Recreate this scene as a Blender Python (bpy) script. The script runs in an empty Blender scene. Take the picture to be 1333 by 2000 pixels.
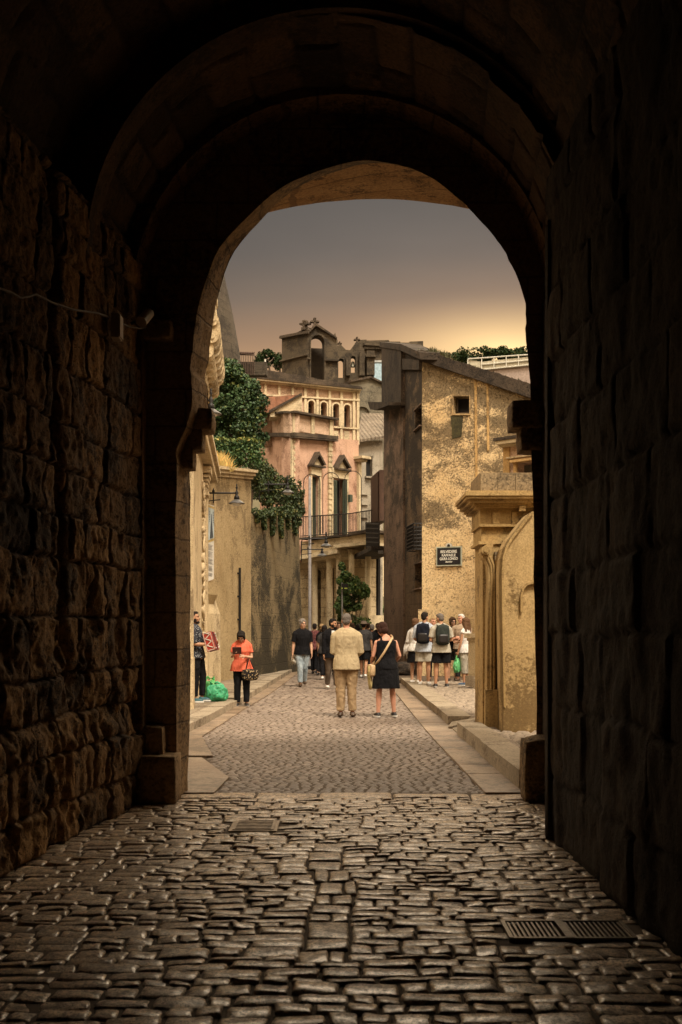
import bpy, math, random
import numpy as np
from mathutils import Vector, Matrix
from mathutils.geometry import tessellate_polygon
S = bpy.context.scene
COL = S.collection
R = math.radians
PI = math.pi
F, CX, HY, EYE = 2200.0, 666.5, 1229.0, 1.5      # focal length in photo pixels, principal column, horizon row, eye height

def W(px, py, Y):
    return Vector(((px - CX) / F * Y, Y, EYE - (py - HY) / F * Y))
def GY(py, z=0.0):
    return F * (EYE - z) / (py - HY)
def GP(px, py, z=0.0):
    Y = GY(py, z)
    return Vector(((px - CX) / F * Y, Y, z))

# ------------------------------------------------------------------ numpy noise
def _h(ix, iy, iz, seed):
    n = (ix * 374761393 + iy * 668265263 + iz * 2147483647 + seed * 974711) & 0xffffffff
    n = ((n ^ (n >> 13)) * 1274126177) & 0xffffffff
    n = n ^ (n >> 16)
    return (n & 0xffff) / 65535.0
def vnoise(x, y, z=0.0, seed=0):
    x, y, z = np.broadcast_arrays(np.asarray(x, float), np.asarray(y, float), np.asarray(z, float))
    ix, iy, iz = np.floor(x).astype(np.int64), np.floor(y).astype(np.int64), np.floor(z).astype(np.int64)
    fx, fy, fz = x - ix, y - iy, z - iz
    fx, fy, fz = [t * t * (3 - 2 * t) for t in (fx, fy, fz)]
    r = 0
    for a in (0, 1):
        for b in (0, 1):
            for c in (0, 1):
                w = (fx if a else 1 - fx) * (fy if b else 1 - fy) * (fz if c else 1 - fz)
                r = r + w * _h(ix + a, iy + b, iz + c, seed)
    return r
def fbm(x, y, z=0.0, seed=0, oct=4):
    r, a, t = 0, 1.0, 0
    for k in range(oct):
        r = r + a * vnoise(np.asarray(x) * 2**k, np.asarray(y) * 2**k, np.asarray(z) * 2**k, seed + k)
        t += a; a *= .5
    return r / t

# ------------------------------------------------------------------ objects
BASE = {}
def link_mesh(name, verts, faces, mat, parent=None, smooth=False, base=None, recalc=True):
    me = bpy.data.meshes.new(name)
    b = BASE.get(parent.name, Vector((0, 0, 0))) if parent else (Vector(base) if base is not None else Vector((0, 0, 0)))
    V = np.asarray(verts, float).reshape(-1, 3) - np.array(b)
    if isinstance(faces, np.ndarray):
        n, k = faces.shape
        me.vertices.add(len(V)); me.vertices.foreach_set('co', V.astype(np.float32).ravel())
        me.loops.add(n * k); me.loops.foreach_set('vertex_index', faces.astype(np.int32).ravel())
        me.polygons.add(n)
        me.polygons.foreach_set('loop_start', np.arange(0, n * k, k, dtype=np.int32))
        me.update(calc_edges=True); me.validate()
    else:
        me.from_pydata([tuple(v) for v in V], [], faces); me.update()
        if recalc:
            import bmesh
            bm = bmesh.new(); bm.from_mesh(me); bmesh.ops.recalc_face_normals(bm, faces=bm.faces); bm.to_mesh(me); bm.free()
    if smooth:
        me.polygons.foreach_set('use_smooth', [True] * len(me.polygons))
    if mat: me.materials.append(mat)
    o = bpy.data.objects.new(name, me); COL.objects.link(o)
    if parent: o.parent = parent
    else: o.location = b
    BASE[o.name] = b
    return o
def tag(o, label=None, cat=None, group=None, kind=None):
    if label: o['label'] = label
    if cat: o['category'] = cat
    if group: o['group'] = group
    if kind: o['kind'] = kind
    return o
def thing(name, label, cat, loc, group=None, rz=0.0):
    o = bpy.data.objects.new(name, None); COL.objects.link(o)
    o.location = loc; o.rotation_euler = (0, 0, rz); o.empty_display_size = .2
    BASE[o.name] = Vector(loc) if rz == 0 else Vector((0, 0, 0))
    return tag(o, label, cat, group)
def copy_thing(root, loc, label, rz=None):
    r = root.copy(); COL.objects.link(r); r.location = loc; r['label'] = label
    if rz is not None: r.rotation_euler = (0, 0, rz)
    def rec(a, b):
        for ch in a.children:
            c = ch.copy(); COL.objects.link(c); c.parent = b
            rec(ch, c)
    rec(root, r)
    return r

class MB:
    def __init__(s): s.v = []; s.f = []
    def add(s, vs, fs):
        n = len(s.v); s.v += [Vector(v) for v in vs]; s.f += [[i + n for i in f] for f in fs]; return s
    def hexa(s, p):
        return s.add(p, [(0, 1, 2, 3), (4, 7, 6, 5), (0, 4, 5, 1), (1, 5, 6, 2), (2, 6, 7, 3), (3, 7, 4, 0)])
    def box(s, c, d, M=None):
        c = Vector(c); h = Vector(d) / 2
        P = [Vector((x, y, z)) for z in (-h.z, h.z) for x, y in ((-h.x, -h.y), (h.x, -h.y), (h.x, h.y), (-h.x, h.y))]
        if M is not None: P = [M @ p for p in P]
        return s.hexa([c + p for p in P])
    def rings(s, rs, cap=True, closed=True):
        n = len(rs[0]); base = len(s.v)
        for r in rs: s.v += [Vector(p) for p in r]
        for i in range(len(rs) - 1):
            for j in range(n if closed else n - 1):
                k = (j + 1) % n
                s.f.append([base + i * n + j, base + i * n + k, base + (i + 1) * n + k, base + (i + 1) * n + j])
        if cap:
            s.f.append([base + j for j in range(n)][::-1]); s.f.append([base + (len(rs) - 1) * n + j for j in range(n)])
        return s
    def tube(s, pts, r, seg=8, ry=None, round_=False):
        pts = [Vector(p) for p in pts]; n = len(pts)
        rr = [r] * n if not hasattr(r, '__len__') else list(r)
        if round_:
            d0 = (pts[0] - pts[1]).normalized(); d1 = (pts[-1] - pts[-2]).normalized()
            pre = [(pts[0] + d0 * rr[0] * a, rr[0] * b) for a, b in ((.95, .25), (.7, .7))]
            post = [(pts[-1] + d1 * rr[-1] * a, rr[-1] * b) for a, b in ((.7, .7), (.95, .25))]
            pts = [p for p, _ in pre] + pts + [p for p, _ in post]; rr = [q for _, q in pre] + rr + [q for _, q in post]; n = len(pts)
        rings = []; up = None
        for i in range(n):
            t = (pts[min(i + 1, n - 1)] - pts[max(i - 1, 0)]).normalized()
            if up is None:
                up = Vector((0, 1, 0)) if abs(t.y) < .8 else Vector((1, 0, 0))
            a = t.cross(up).normalized(); b = a.cross(t).normalized(); up = b
            k = (ry if ry else 1.0)
            rings.append([pts[i] + a * rr[i] * math.cos(q) + b * rr[i] * k * math.sin(q) for q in (2 * PI * j / seg for j in range(seg))])
        return s.rings(rings)
    def lathe(s, c, prof, seg=14, cap=True):
        c = Vector(c)
        return s.rings([[c + Vector((r * math.cos(2 * PI * j / seg), r * math.sin(2 * PI * j / seg), z)) for j in range(seg)] for r, z in prof], cap)
    def ell(s, c, rx, ry, rz, M=None, nu=12, nv=8):
        c = Vector(c); rs = []
        for i in range(nv + 1):
            a = -PI / 2 + PI * (i + .02) / (nv + .04)
            ring = [Vector((rx * math.cos(a) * math.cos(2 * PI * j / nu), ry * math.cos(a) * math.sin(2 * PI * j / nu), rz * math.sin(a))) for j in range(nu)]
            rs.append([c + ((M @ p) if M is not None else p) for p in ring])
        return s.rings(rs)
    def poly(s, loops, off):
        """polygon with holes (lists of 3-D points) extruded by the vector off"""
        loops = [[Vector(p) for p in l] for l in loops]; off = Vector(off)
        flat = [p for l in loops for p in l]; n = len(flat); base = len(s.v)
        s.v += flat + [p + off for p in flat]
        for t in tessellate_polygon(loops):
            s.f.append([base + i for i in t]); s.f.append([base + n + i for i in reversed(t)])
        k = 0
        for l in loops:
            m = len(l)
            for j in range(m):
                a, b = k + j, k + (j + 1) % m
                s.f.append([base + a, base + b, base + n + b, base + n + a])
            k += m
        return s
    def build(s, name, mat, parent=None, smooth=False, base=None):
        return link_mesh(name, s.v, s.f, mat, parent, smooth, base)

class Fr:
    """a vertical facade plane through two ground points, left to right as seen from the street"""
    def __init__(s, p0, p1):
        s.p = Vector((p0[0], p0[1], 0)); q = Vector((p1[0], p1[1], 0)); s.L = (q - s.p).length
        s.u = (q - s.p).normalized(); s.n = Vector((s.u.y, -s.u.x, 0))
    @classmethod
    def px(c, a, Ya, b, Yb): return c(((a - CX) / F * Ya, Ya), ((b - CX) / F * Yb, Yb))
    def hit(s, px, py):
        d = Vector(((px - CX) / F, 1, -(py - HY) / F)); cam = Vector((0, 0, EYE))
        t = (s.p - Vector((0, 0, 0))).dot(s.n) / d.dot(s.n)
        q = cam + d * t
        return (q - s.p).dot(s.u), q.z
    def at(s, u, z, d=0.0): return s.p + s.u * u + s.n * d + Vector((0, 0, z))
    def P(s, px, py, d=0.0):
        u, z = s.hit(px, py); return s.at(u, z, d)
    def box(s, mb, u0, u1, z0, z1, d0, d1):
        return mb.hexa([s.at(u0, z0, d0), s.at(u1, z0, d0), s.at(u1, z0, d1), s.at(u0, z0, d1), s.at(u0, z1, d0), s.at(u1, z1, d0), s.at(u1, z1, d1), s.at(u0, z1, d1)])
    def pbox(s, mb, a, b, t, bt, d0, d1):
        ua, z0 = s.hit(a, bt); ub, z0b = s.hit(b, bt); _, z1 = s.hit(a, t); _, z1b = s.hit(b, t)
        return s.box(mb, ua, ub, (z0 + z0b) / 2, (z1 + z1b) / 2, d0, d1)
    def pquad(s, mb, tl, tr, br, bl, d0, d1):
        P = [s.P(*q) for q in (bl, br, tr, tl)]
        return mb.hexa([p + s.n * d0 for p in P] + [p + s.n * d1 for p in P])
    def ppoly(s, mb, loops, d0, d1):
        return mb.poly([[s.P(x, y, d0) for x, y in l] for l in loops], s.n * (d1 - d0))

# ------------------------------------------------------------------ materials
def sock(n, k): return n.inputs[k]
class NT:
    def __init__(s, mat): s.m = mat; s.t = mat.node_tree; s.t.nodes.clear()
    def n(s, typ, ins=None, **kw):
        n = s.t.nodes.new(typ)
        for k, v in kw.items(): setattr(n, k, v)
        for k, v in (ins or {}).items():
            if isinstance(v, bpy.types.NodeSocket): s.t.links.new(v, n.inputs[k])
            elif isinstance(v, bpy.types.Node): s.t.links.new(v.outputs[0], n.inputs[k])
            else: n.inputs[k].default_value = v
        return n
    def math(s, op, a, b=0.0, c=0.0, clamp=False):
        n = s.n('ShaderNodeMath', {0: a, 1: b, 2: c}, operation=op); n.use_clamp = clamp; return n.outputs[0]
    def rng(s, v, a, b, c=0.0, d=1.0):
        return s.n('ShaderNodeMapRange', {'Value': v, 'From Min': a, 'From Max': b, 'To Min': c, 'To Max': d}).outputs[0]
    def mix(s, f, a, b, bt='MIX'):
        return s.n('ShaderNodeMixRGB', {'Fac': f, 'Color1': a, 'Color2': b}, blend_type=bt).outputs[0]
    def noise(s, vec, scale, detail=5, rough=.6, dist=0.0):
        return s.n('ShaderNodeTexNoise', {'Vector': vec, 'Scale': scale, 'Detail': detail, 'Roughness': rough, 'Distortion': dist}).outputs[0]
    def mapv(s, vec, sc=(1, 1, 1), loc=(0, 0, 0)):
        return s.n('ShaderNodeMapping', {'Vector': vec, 'Scale': sc, 'Location': loc}).outputs[0]
    def pos(s): return s.n('ShaderNodeNewGeometry').outputs['Position']
    def obj(s): return s.n('ShaderNodeTexCoord').outputs['Object']
    def out(s, col, rough=.85, bump=None, bstr=.5, bdist=.02, metal=0.0, spec=.4, alpha=None, **kw):
        ins = {'Base Color': col, 'Roughness': rough, 'Metallic': metal, 'Specular IOR Level': spec}
        ins.update(kw)
        if bump is not None:
            ins['Normal'] = s.n('ShaderNodeBump', {'Height': bump, 'Strength': bstr, 'Distance': bdist}).outputs[0]
        b = s.n('ShaderNodeBsdfPrincipled', ins)
        s.n('ShaderNodeOutputMaterial', {'Surface': b.outputs[0]})
        return s.m
def newmat(name):
    m = bpy.data.materials.new(name); m.use_nodes = True; return NT(m)
def c4(c): return (c[0], c[1], c[2], 1.0)
_seed = [0]
def plain(name, c, rough=.7, metal=0.0, var=.25, bump=.15, scale=8.0, spec=.4, space='pos', streak=0.0):
    g = newmat(name); p = g.pos() if space == 'pos' else g.obj()
    n = g.noise(p, scale, 4)
    d = tuple(x * (1 - var) for x in c); l = tuple(min(1, x * (1 + var)) for x in c)
    col = g.mix(g.rng(n, .3, .7), c4(d), c4(l))
    if streak:
        st = g.noise(g.mapv(p, (7, 7, .5)), 1.0, 4)
        col = g.mix(g.math('MULTIPLY', g.rng(st, .5, .75), streak), col, c4(tuple(x * .35 for x in c)))
    return g.out(col, rough, n, bump, .02, metal, spec)
def stone(name, c1, c2, dark, udir=(1, 0), block=None, tone=0.0, stain=.5, stain_scale=1.3, streak=.3, fine=1.0, bump=.6, lo=None, hi=None, mortar=.55, rough=.9, hband=1.0, spec=.25, joint=None, pits=.5):
    """weathered limestone / plaster: two tones, dark lichen patches, run-off streaks, optional ashlar joints.
    lo/hi: the patches grow denser between these two heights (dirt of the wall itself)."""
    g = newmat(name); p = g.pos()
    _seed[0] += 1
    sh = g.mapv(p, loc=(_seed[0] * 7.3, _seed[0] * 3.1, 0))
    big = g.noise(sh, .8, 5, .6)
    med = g.noise(sh, 4.0, 6, .65)
    fin = g.noise(sh, 26.0 * fine, 4, .7)
    col = g.mix(g.rng(g.math('ADD', g.math('MULTIPLY', big, .6), g.math('MULTIPLY', med, .4)), .36, .64), c4(c1), c4(c2))
    h = g.math('ADD', g.math('MULTIPLY', med, .6), g.math('MULTIPLY', fin, .4))
    if block:
        sx = g.n('ShaderNodeSeparateXYZ', {0: p})
        u = g.math('ADD', g.math('MULTIPLY', sx.outputs[0], udir[0]), g.math('MULTIPLY', sx.outputs[1], udir[1]))
        wob = g.math('MULTIPLY', g.math('SUBTRACT', med, .5), .05)
        vec = g.n('ShaderNodeCombineXYZ', {0: g.math('ADD', u, wob), 1: g.math('ADD', sx.outputs[2], wob), 2: 0.0}).outputs[0]
        br = g.n('ShaderNodeTexBrick', {'Vector': vec, 'Color1': (.28, .28, .28, 1), 'Color2': (.72, .72, .72, 1), 'Mortar': (0, 0, 0, 1), 'Scale': 1.0, 'Mortar Size': joint or .012, 'Mortar Smooth': .6, 'Brick Width': block[0], 'Row Height': block[1], 'Bias': 0.0})
        tone = g.n('ShaderNodeSeparateColor', {0: br.outputs[0]}).outputs[0]
        col = g.mix(g.math('MULTIPLY', g.rng(tone, .2, .8), .45), col, c4(tuple(x * .62 for x in c1)))
        col = g.mix(g.math('MULTIPLY', br.outputs[1], mortar), col, c4(tuple(x * 1.2 for x in dark)))
        h = g.math('SUBTRACT', h, g.math('MULTIPLY', br.outputs[1], .9))
    st = g.noise(g.mapv(sh, (1, 1, hband)), stain_scale, 7, .66, .4)
    sp = g.noise(g.mapv(sh, (1, 1, 1.25)), 17.0, 5, .82)
    mm = g.math('ADD', g.math('MULTIPLY', st, .58), g.math('MULTIPLY', sp, .42))
    th = .545 - .085 * stain
    if lo is not None: th = g.rng(g.n('ShaderNodeSeparateXYZ', {0: p}).outputs[2], lo, hi, th + .075, th - .085)
    m = g.math('MULTIPLY', g.math('SUBTRACT', mm, th), 17.0, clamp=True)
    gr_ = g.rng(g.noise(sh, 38.0 * fine, 3, .75), .32, .68, .62, 1.22)
    col = g.mix(.9, col, g.n('ShaderNodeCombineColor', {0: gr_, 1: gr_, 2: gr_}).outputs[0], 'MULTIPLY')
    col = g.mix(g.math('MULTIPLY', m, min(1, .55 + stain * .5)), col, c4(dark))
    if tone:
        at = g.n('ShaderNodeAttribute', attribute_name='tone').outputs['Fac']
        tv = g.math('MAXIMUM', g.math('ADD', 1.0, g.math('MULTIPLY', at, tone)), .12)
        col = g.mix(1.0, col, g.n('ShaderNodeCombineColor', {0: tv, 1: tv, 2: tv}).outputs[0], 'MULTIPLY')
    if streak:
        s2 = g.noise(g.mapv(sh, (5, 5, .35)), 1.0, 5, .6)
        col = g.mix(g.math('MULTIPLY', g.rng(s2, .52, .72), streak), col, c4(tuple(x * 1.6 for x in dark)))
    if pits:
        pt = g.noise(sh, 21.0, 5, .75)
        col = g.mix(g.math('MULTIPLY', g.rng(pt, .55, .66), pits), col, c4(tuple(x * 1.3 for x in dark)))
        h = g.math('SUBTRACT', h, g.math('MULTIPLY', g.rng(pt, .54, .64), .6))
    return g.out(col, rough, h, bump, .03, 0, spec)
def leafmat(name, a, b, spec=.35):
    g = newmat(name)
    r = g.n('ShaderNodeNewGeometry').outputs['Random Per Island']
    n = g.noise(g.pos(), 1.6, 3)
    col = g.mix(g.math('ADD', g.math('MULTIPLY', r, .6), g.math('MULTIPLY', g.rng(n, .3, .7), .4)), c4(a), c4(b))
    odd = g.math('GREATER_THAN', r, .90); col = g.mix(g.math('MULTIPLY', odd, .75), col, c4((b[0] * 1.9 + .02, b[1] * 1.35, b[2] * 1.1)))
    return g.out(col, .55, spec=spec)
def fabric(name, c, c2=None, fine=120.0, rough=.9, fold=1.0, pattern=None, fscale=9.0):
    g = newmat(name); p = g.obj()
    fo = g.noise(g.mapv(p, (1, 1, .45)), fscale, 4, .55, .6)
    we = g.noise(p, fine, 2, .5)
    c2 = c2 or tuple(x * .68 for x in c)
    col = g.mix(g.rng(fo, .35, .65), c4(c2), c4(c))
    if pattern:
        v = g.n('ShaderNodeTexVoronoi', {'Vector': p, 'Scale': pattern[1]}).outputs['Distance']
        col = g.mix(g.rng(v, .28, .36), c4(pattern[0]), col)
    h = g.math('ADD', g.math('MULTIPLY', fo, 1.0), g.math('MULTIPLY', we, .12))
    return g.out(col, rough, h, .8 * fold, .05, 0, .15)

def jag(pts, i0, i1, amp=1.2, step=7, seed=0):
    """break the straight run between points i0 and i1 of a pixel outline into a weathered edge"""
    r = random.Random(seed); a, b = pts[i0], pts[i1]; n = max(2, int(math.hypot(b[0] - a[0], b[1] - a[1]) / step))
    mid = [(a[0] + (b[0] - a[0]) * k / n, a[1] + (b[1] - a[1]) * k / n + r.uniform(-amp, amp)) for k in range(1, n)]
    return pts[:i0 + 1] + mid + pts[i1:] if i1 > i0 else pts + mid
# ------------------------------------------------------------------ camera, world, light
cam = bpy.data.cameras.new('camera'); co = bpy.data.objects.new('camera', cam); COL.objects.link(co)
co.location = (0, 0, EYE); co.rotation_euler = (R(90), 0, 0)
cam.sensor_fit = 'VERTICAL'; cam.sensor_height = 36.0; cam.lens = F / 2000 * 36
cam.shift_x = 0.0; cam.shift_y = (HY - 1000) / 2000
cam.clip_start = .05; cam.clip_end = 5000
cam.dof.use_dof = True; cam.dof.focus_distance = 19.0; cam.dof.aperture_fstop = 7.0
S.camera = co
wd = bpy.data.worlds.new('World'); S.world = wd; wd.use_nodes = True
g = NT(wd)
def _world():
    """dusk: a dim Nishita sky under thin taupe cloud, an orange band low down, the set sun's glow, and an added bright band overhead, out of view, to light street and floor"""
    sky = g.n('ShaderNodeTexSky', sky_type='NISHITA'); sky.sun_disc = False
    sky.sun_elevation = R(SKY_EL); sky.sun_rotation = R(SKY_ROT); sky.altitude = 0; sky.air_density = 1.0; sky.dust_density = 2.5; sky.ozone_density = 1.0
    nis = g.n('ShaderNodeHueSaturation', {'Saturation': .4, 'Value': .09, 'Color': sky.outputs[0]}).outputs[0]
    d = g.n('ShaderNodeTexCoord').outputs['Generated']
    dn = g.n('ShaderNodeVectorMath', {0: d}, operation='NORMALIZE').outputs[0]
    z = g.n('ShaderNodeSeparateXYZ', {0: dn}).outputs[2]
    rp = g.n('ShaderNodeValToRGB', {'Fac': z}); cr = rp.color_ramp
    for p_, c in SKYRAMP: e = cr.elements.new(p_); e.color = (c[0], c[1], c[2], 1)
    cr.elements.remove(cr.elements[0]); cr.elements.remove(cr.elements[-1])
    sd = Vector((math.sin(R(GLOW[0])) * math.cos(R(GLOW[1])), math.cos(R(GLOW[0])) * math.cos(R(GLOW[1])), math.sin(R(GLOW[1]))))
    df = g.n('ShaderNodeVectorMath', {0: dn, 1: tuple(sd)}, operation='SUBTRACT').outputs[0]
    # the glow lies along the horizon: wide in azimuth, thin in height
    l2 = g.n('ShaderNodeVectorMath', {0: g.n('ShaderNodeVectorMath', {0: df, 1: (1, 1, 3.4)}, operation='MULTIPLY').outputs[0]}, operation='LENGTH').outputs['Value']
    gl = g.math('POWER', g.math('SUBTRACT', 1.0, g.math('MINIMUM', g.math('MULTIPLY', l2, 2.2), 1.0)), 3.0)
    gl2 = g.math('POWER', g.math('SUBTRACT', 1.0, g.math('MINIMUM', g.math('MULTIPLY', l2, 5.6), 1.0)), 2.0)
    col = g.mix(1.0, rp.outputs[0], g.mix(1.0, nis, (1, .85, .7, 1), 'MULTIPLY'), 'ADD')
    col = g.mix(gl, col, (1.5, .67, .18, 1), 'ADD'); col = g.mix(gl2, col, (4.4, 3.4, 1.4, 1), 'ADD')
    cl = g.noise(g.mapv(dn, (3, 3, 9)), 1.0, 4, .55)
    col = g.mix(g.rng(cl,   .3, .7, .0, .34), col, g.mix(.5, col, (0, 0, 0, 1)))
    bg = g.n('ShaderNodeBackground', {'Color': col, 'Strength': SKY_STR})
    g.n('ShaderNodeOutputWorld', {'Surface': bg.outputs[0]})
# radiance by the sine of the height; strength .10 brings it to the picture's level
SKYRAMP = [(0.0, (5.070, 2.808, 1.170)), (.20, (4.056, 2.340, 1.053)), (.245, (1.794, 1.108, 0.655)), (.28, (0.920, 0.733, 0.593)), (.315, (0.655, 0.608, 0.573)), (.365, (0.515, 0.503, 0.491)), (.40, (2.2, 1.9, 1.6)), (.46, (36.0, 28.0, 19.0)), (.60, (33.0, 26.4, 18.6)), (.74, (8.0, 6.8, 5.2)), (1.0, (4.0, 3.4, 2.7))]  # the high bright band is unseen, added to light passage floor and street
SKY_EL, SKY_ROT, SKY_STR, GLOW = 2.0, 8.0, .10, (8.3, 13.8)
_world()
sun = bpy.data.lights.new('sun', 'SUN'); so = bpy.data.objects.new('sun', sun); COL.objects.link(so)
sun.energy = 2.95; sun.angle = R(14); sun.color = (1.0, .88, .71)
so.rotation_euler = Vector((.28, -.66, 1.1)).to_track_quat('Z', 'Y').to_euler()
S.view_settings.view_transform = 'Standard'; S.view_settings.look = 'None'; S.view_settings.exposure = .78; S.view_settings.gamma = 1
S.cycles.max_bounces = 8; S.cycles.diffuse_bounces = 5; S.cycles.use_denoising = True
S.cycles.sample_clamp_indirect = 6.0

# ------------------------------------------------------------------ the gateway (vaulted passage)
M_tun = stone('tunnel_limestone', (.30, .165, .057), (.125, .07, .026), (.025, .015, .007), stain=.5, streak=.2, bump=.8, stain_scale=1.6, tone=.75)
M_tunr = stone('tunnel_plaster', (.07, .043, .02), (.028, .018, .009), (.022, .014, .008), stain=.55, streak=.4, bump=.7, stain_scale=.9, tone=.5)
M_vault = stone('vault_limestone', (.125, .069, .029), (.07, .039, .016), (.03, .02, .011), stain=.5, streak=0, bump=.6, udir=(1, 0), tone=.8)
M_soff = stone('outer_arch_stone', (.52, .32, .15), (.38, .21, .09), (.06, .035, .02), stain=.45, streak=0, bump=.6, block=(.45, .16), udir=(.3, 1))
gate = thing('stone_gateway', 'dark vaulted stone gateway passage that frames the street', 'gateway', (0, 10, 0))

def blocks(seed, L, H, rh=(.26, .42), bw=(.3, .75)):
    rnd = random.Random(seed); rows = []; z = 0
    while z < H:
        h = rnd.uniform(*rh); xs = [-rnd.uniform(0, .4)]
        while xs[-1] < L: xs.append(xs[-1] + rnd.uniform(*bw))
        rows.append((z, z + h, np.array(xs), np.array([rnd.uniform(-1, 1) for _ in xs]))); z += h
    return rows
def block_h(U, Z, rows, seed, joint=.02, amp=.03, wob=.05):
    """relief of rough coursed masonry: per-block offset, worn joints"""
    u = U + wob * (fbm(U * 2.2, Z * 2.2, seed=seed, oct=3) - .5) * 2; z = Z + wob * (fbm(U * 2, Z * 2, 5.5, seed + 9, 3) - .5) * 2
    h = np.full(U.shape, -.03); global TONE; TONE = np.full(U.shape, -.8); rt = random.Random(seed)
    for z0, z1, xs, off in rows:
        m = (z >= z0) & (z < z1)
        if not m.any(): continue
        i = np.clip(np.searchsorted(xs, u[m]) - 1, 0, len(xs) - 2)
        du = np.minimum(u[m] - xs[i], xs[i + 1] - u[m]); dz = np.minimum(z[m] - z0, z1 - z[m])
        e = np.clip(np.minimum(du, dz) / joint, 0, 1); e = e * e * (3 - 2 * e)
        h[m] = -.045 * (1 - e) + off[i] * amp * e
        tn = np.array([rt.uniform(-.6, .6) for _ in xs]); TONE[m] = tn[i] * e - .8 * (1 - e)
    return h
def grid_faces(nu, nv):
    i = np.arange((nu - 1) * (nv - 1)); a = (i // (nv - 1)) * nv + i % (nv - 1)
    return np.stack([a, a + nv, a + nv + 1, a + 1], 1)
def toned(o):
    at = o.data.attributes.new('tone', 'FLOAT', 'POINT'); at.data.foreach_set('value', TONE.astype(np.float32).ravel()); return o
def relief_wall(name, p0, p1, z0, z1, step, hf, mat, parent, flip=False, lean=0.0):
    p0, p1 = np.array(p0, float), np.array(p1, float); L = np.linalg.norm(p1 - p0); u_ = (p1 - p0) / L
    nrm = np.array([u_[1], -u_[0]])
    if flip: nrm = -nrm
    nu, nv = int(L / step) + 1, int((z1 - z0) / step) + 1
    U, Z = np.meshgrid(np.linspace(0, L, nu), np.linspace(z0, z1, nv), indexing='ij')
    h = hf(U, Z) + lean * Z
    X = p0[0] + u_[0] * U + nrm[0] * h; Y = p0[1] + u_[1] * U + nrm[1] * h
    return toned(link_mesh(name, np.stack([X, Y, Z], -1).reshape(-1, 3), grid_faces(nu, nv), mat, parent, smooth=True))

# left wall: coursed rough blocks, footing stones standing proud at the bottom
LW0, LW1 = (-2.62, 2.2), (-1.72, 9.92)
rowsL = blocks(3, 9, 5.2, (.22, .44), (.20, .66))
def hfL(U, Z):
    h = block_h(U, Z, rowsL, 21, amp=.020, joint=.018, wob=.055)
    er = fbm(U * 8.0, Z * 4.5, seed=40, oct=5)
    h = h - .10 * np.clip(er - .50, 0, 1) * 2.2 * np.clip(1.6 - Z / 2.2, .25, 1)
    h = h + .026 * (fbm(U * 15, Z * 11, seed=60, oct=4) - .5) * 2
    foot = np.clip((.78 + .25 * (vnoise(U * 1.3, 0 * Z, seed=5) - .5) - Z) / .08, 0, 1)
    h = h + .035 * foot * (.4 + .9 * vnoise(U * 1.9, Z * .6, seed=8))
    crack = np.abs(U - 5.75 - .12 * np.sin(Z * 1.1) - .35 * (fbm(Z * 1.2, 0 * U, seed=77, oct=3) - .5))
    h = h - .12 * np.exp(-(crack / .05) ** 2) * (Z > 1.0)
    return h
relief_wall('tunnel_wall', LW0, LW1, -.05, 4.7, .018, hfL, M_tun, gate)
# right wall: crumbling plaster over stone
rowsR = blocks(8, 9, 5.2, (.4, .6), (.5, 1.0))
def hfR(U, Z):
    h = .5 * block_h(U, Z, rowsR, 31, amp=.03)
    fall = np.clip((fbm(U * .9, Z * .55, seed=91, oct=4) - .5) * 14, 0, 1)
    h = h + .025 * fall + .016 * (fbm(U * 9, Z * 7, seed=92, oct=4) - .5) * 2
    return h
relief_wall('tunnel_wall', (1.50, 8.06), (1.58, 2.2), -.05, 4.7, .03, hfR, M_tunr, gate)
# vault: barrel in two bays, the nearer one a little higher, with a step between them
def vault(name, y0, y1, cx, rx, rz, zs, step, seed, dirx=0.0):
    A = np.linspace(-.12, PI + .12, 150); Yv = np.arange(y0, y1 + step, step); Yv[-1] = y1
    AA, YY = np.meshgrid(A, Yv, indexing='ij')
    rows = blocks(seed, 9, 7.5, (.28, .4), (.4, .9))
    h = block_h(YY - y0, AA * rx + .5, rows, seed, amp=.015, joint=.03) + .015 * (fbm(YY * 6, AA * 9, seed=seed + 3, oct=4) - .5) * 2
    r = 1 - h / rx * .8
    X = cx + dirx * (YY - 10) - rx * r * np.cos(AA); Z = zs + rz * r * np.sin(AA)
    return toned(link_mesh(name, np.stack([X, YY, Z], -1).reshape(-1, 3), grid_faces(*AA.shape), M_vault, gate, smooth=True))
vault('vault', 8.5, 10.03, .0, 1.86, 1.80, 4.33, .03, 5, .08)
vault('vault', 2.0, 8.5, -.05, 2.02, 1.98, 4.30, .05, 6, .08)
def arcpts(cx, zc, rx, rz, n=40, a0=0.0, a1=PI): return [(cx - rx * math.cos(a0 + (a1 - a0) * i / n), zc + rz * math.sin(a0 + (a1 - a0) * i / n)) for i in range(n + 1)]
# step ring between the bays
mb = MB(); o_ = arcpts(-.05, 4.3, 2.25, 2.25); i_ = arcpts(-.02, 4.33, 1.88, 1.82)
mb.poly([[Vector((x, 8.42, z)) for x, z in o_] + [Vector((x, 8.42, z)) for x, z in reversed(i_)]], (0, .3, 0)); mb.build('rib', M_vault, gate)
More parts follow.
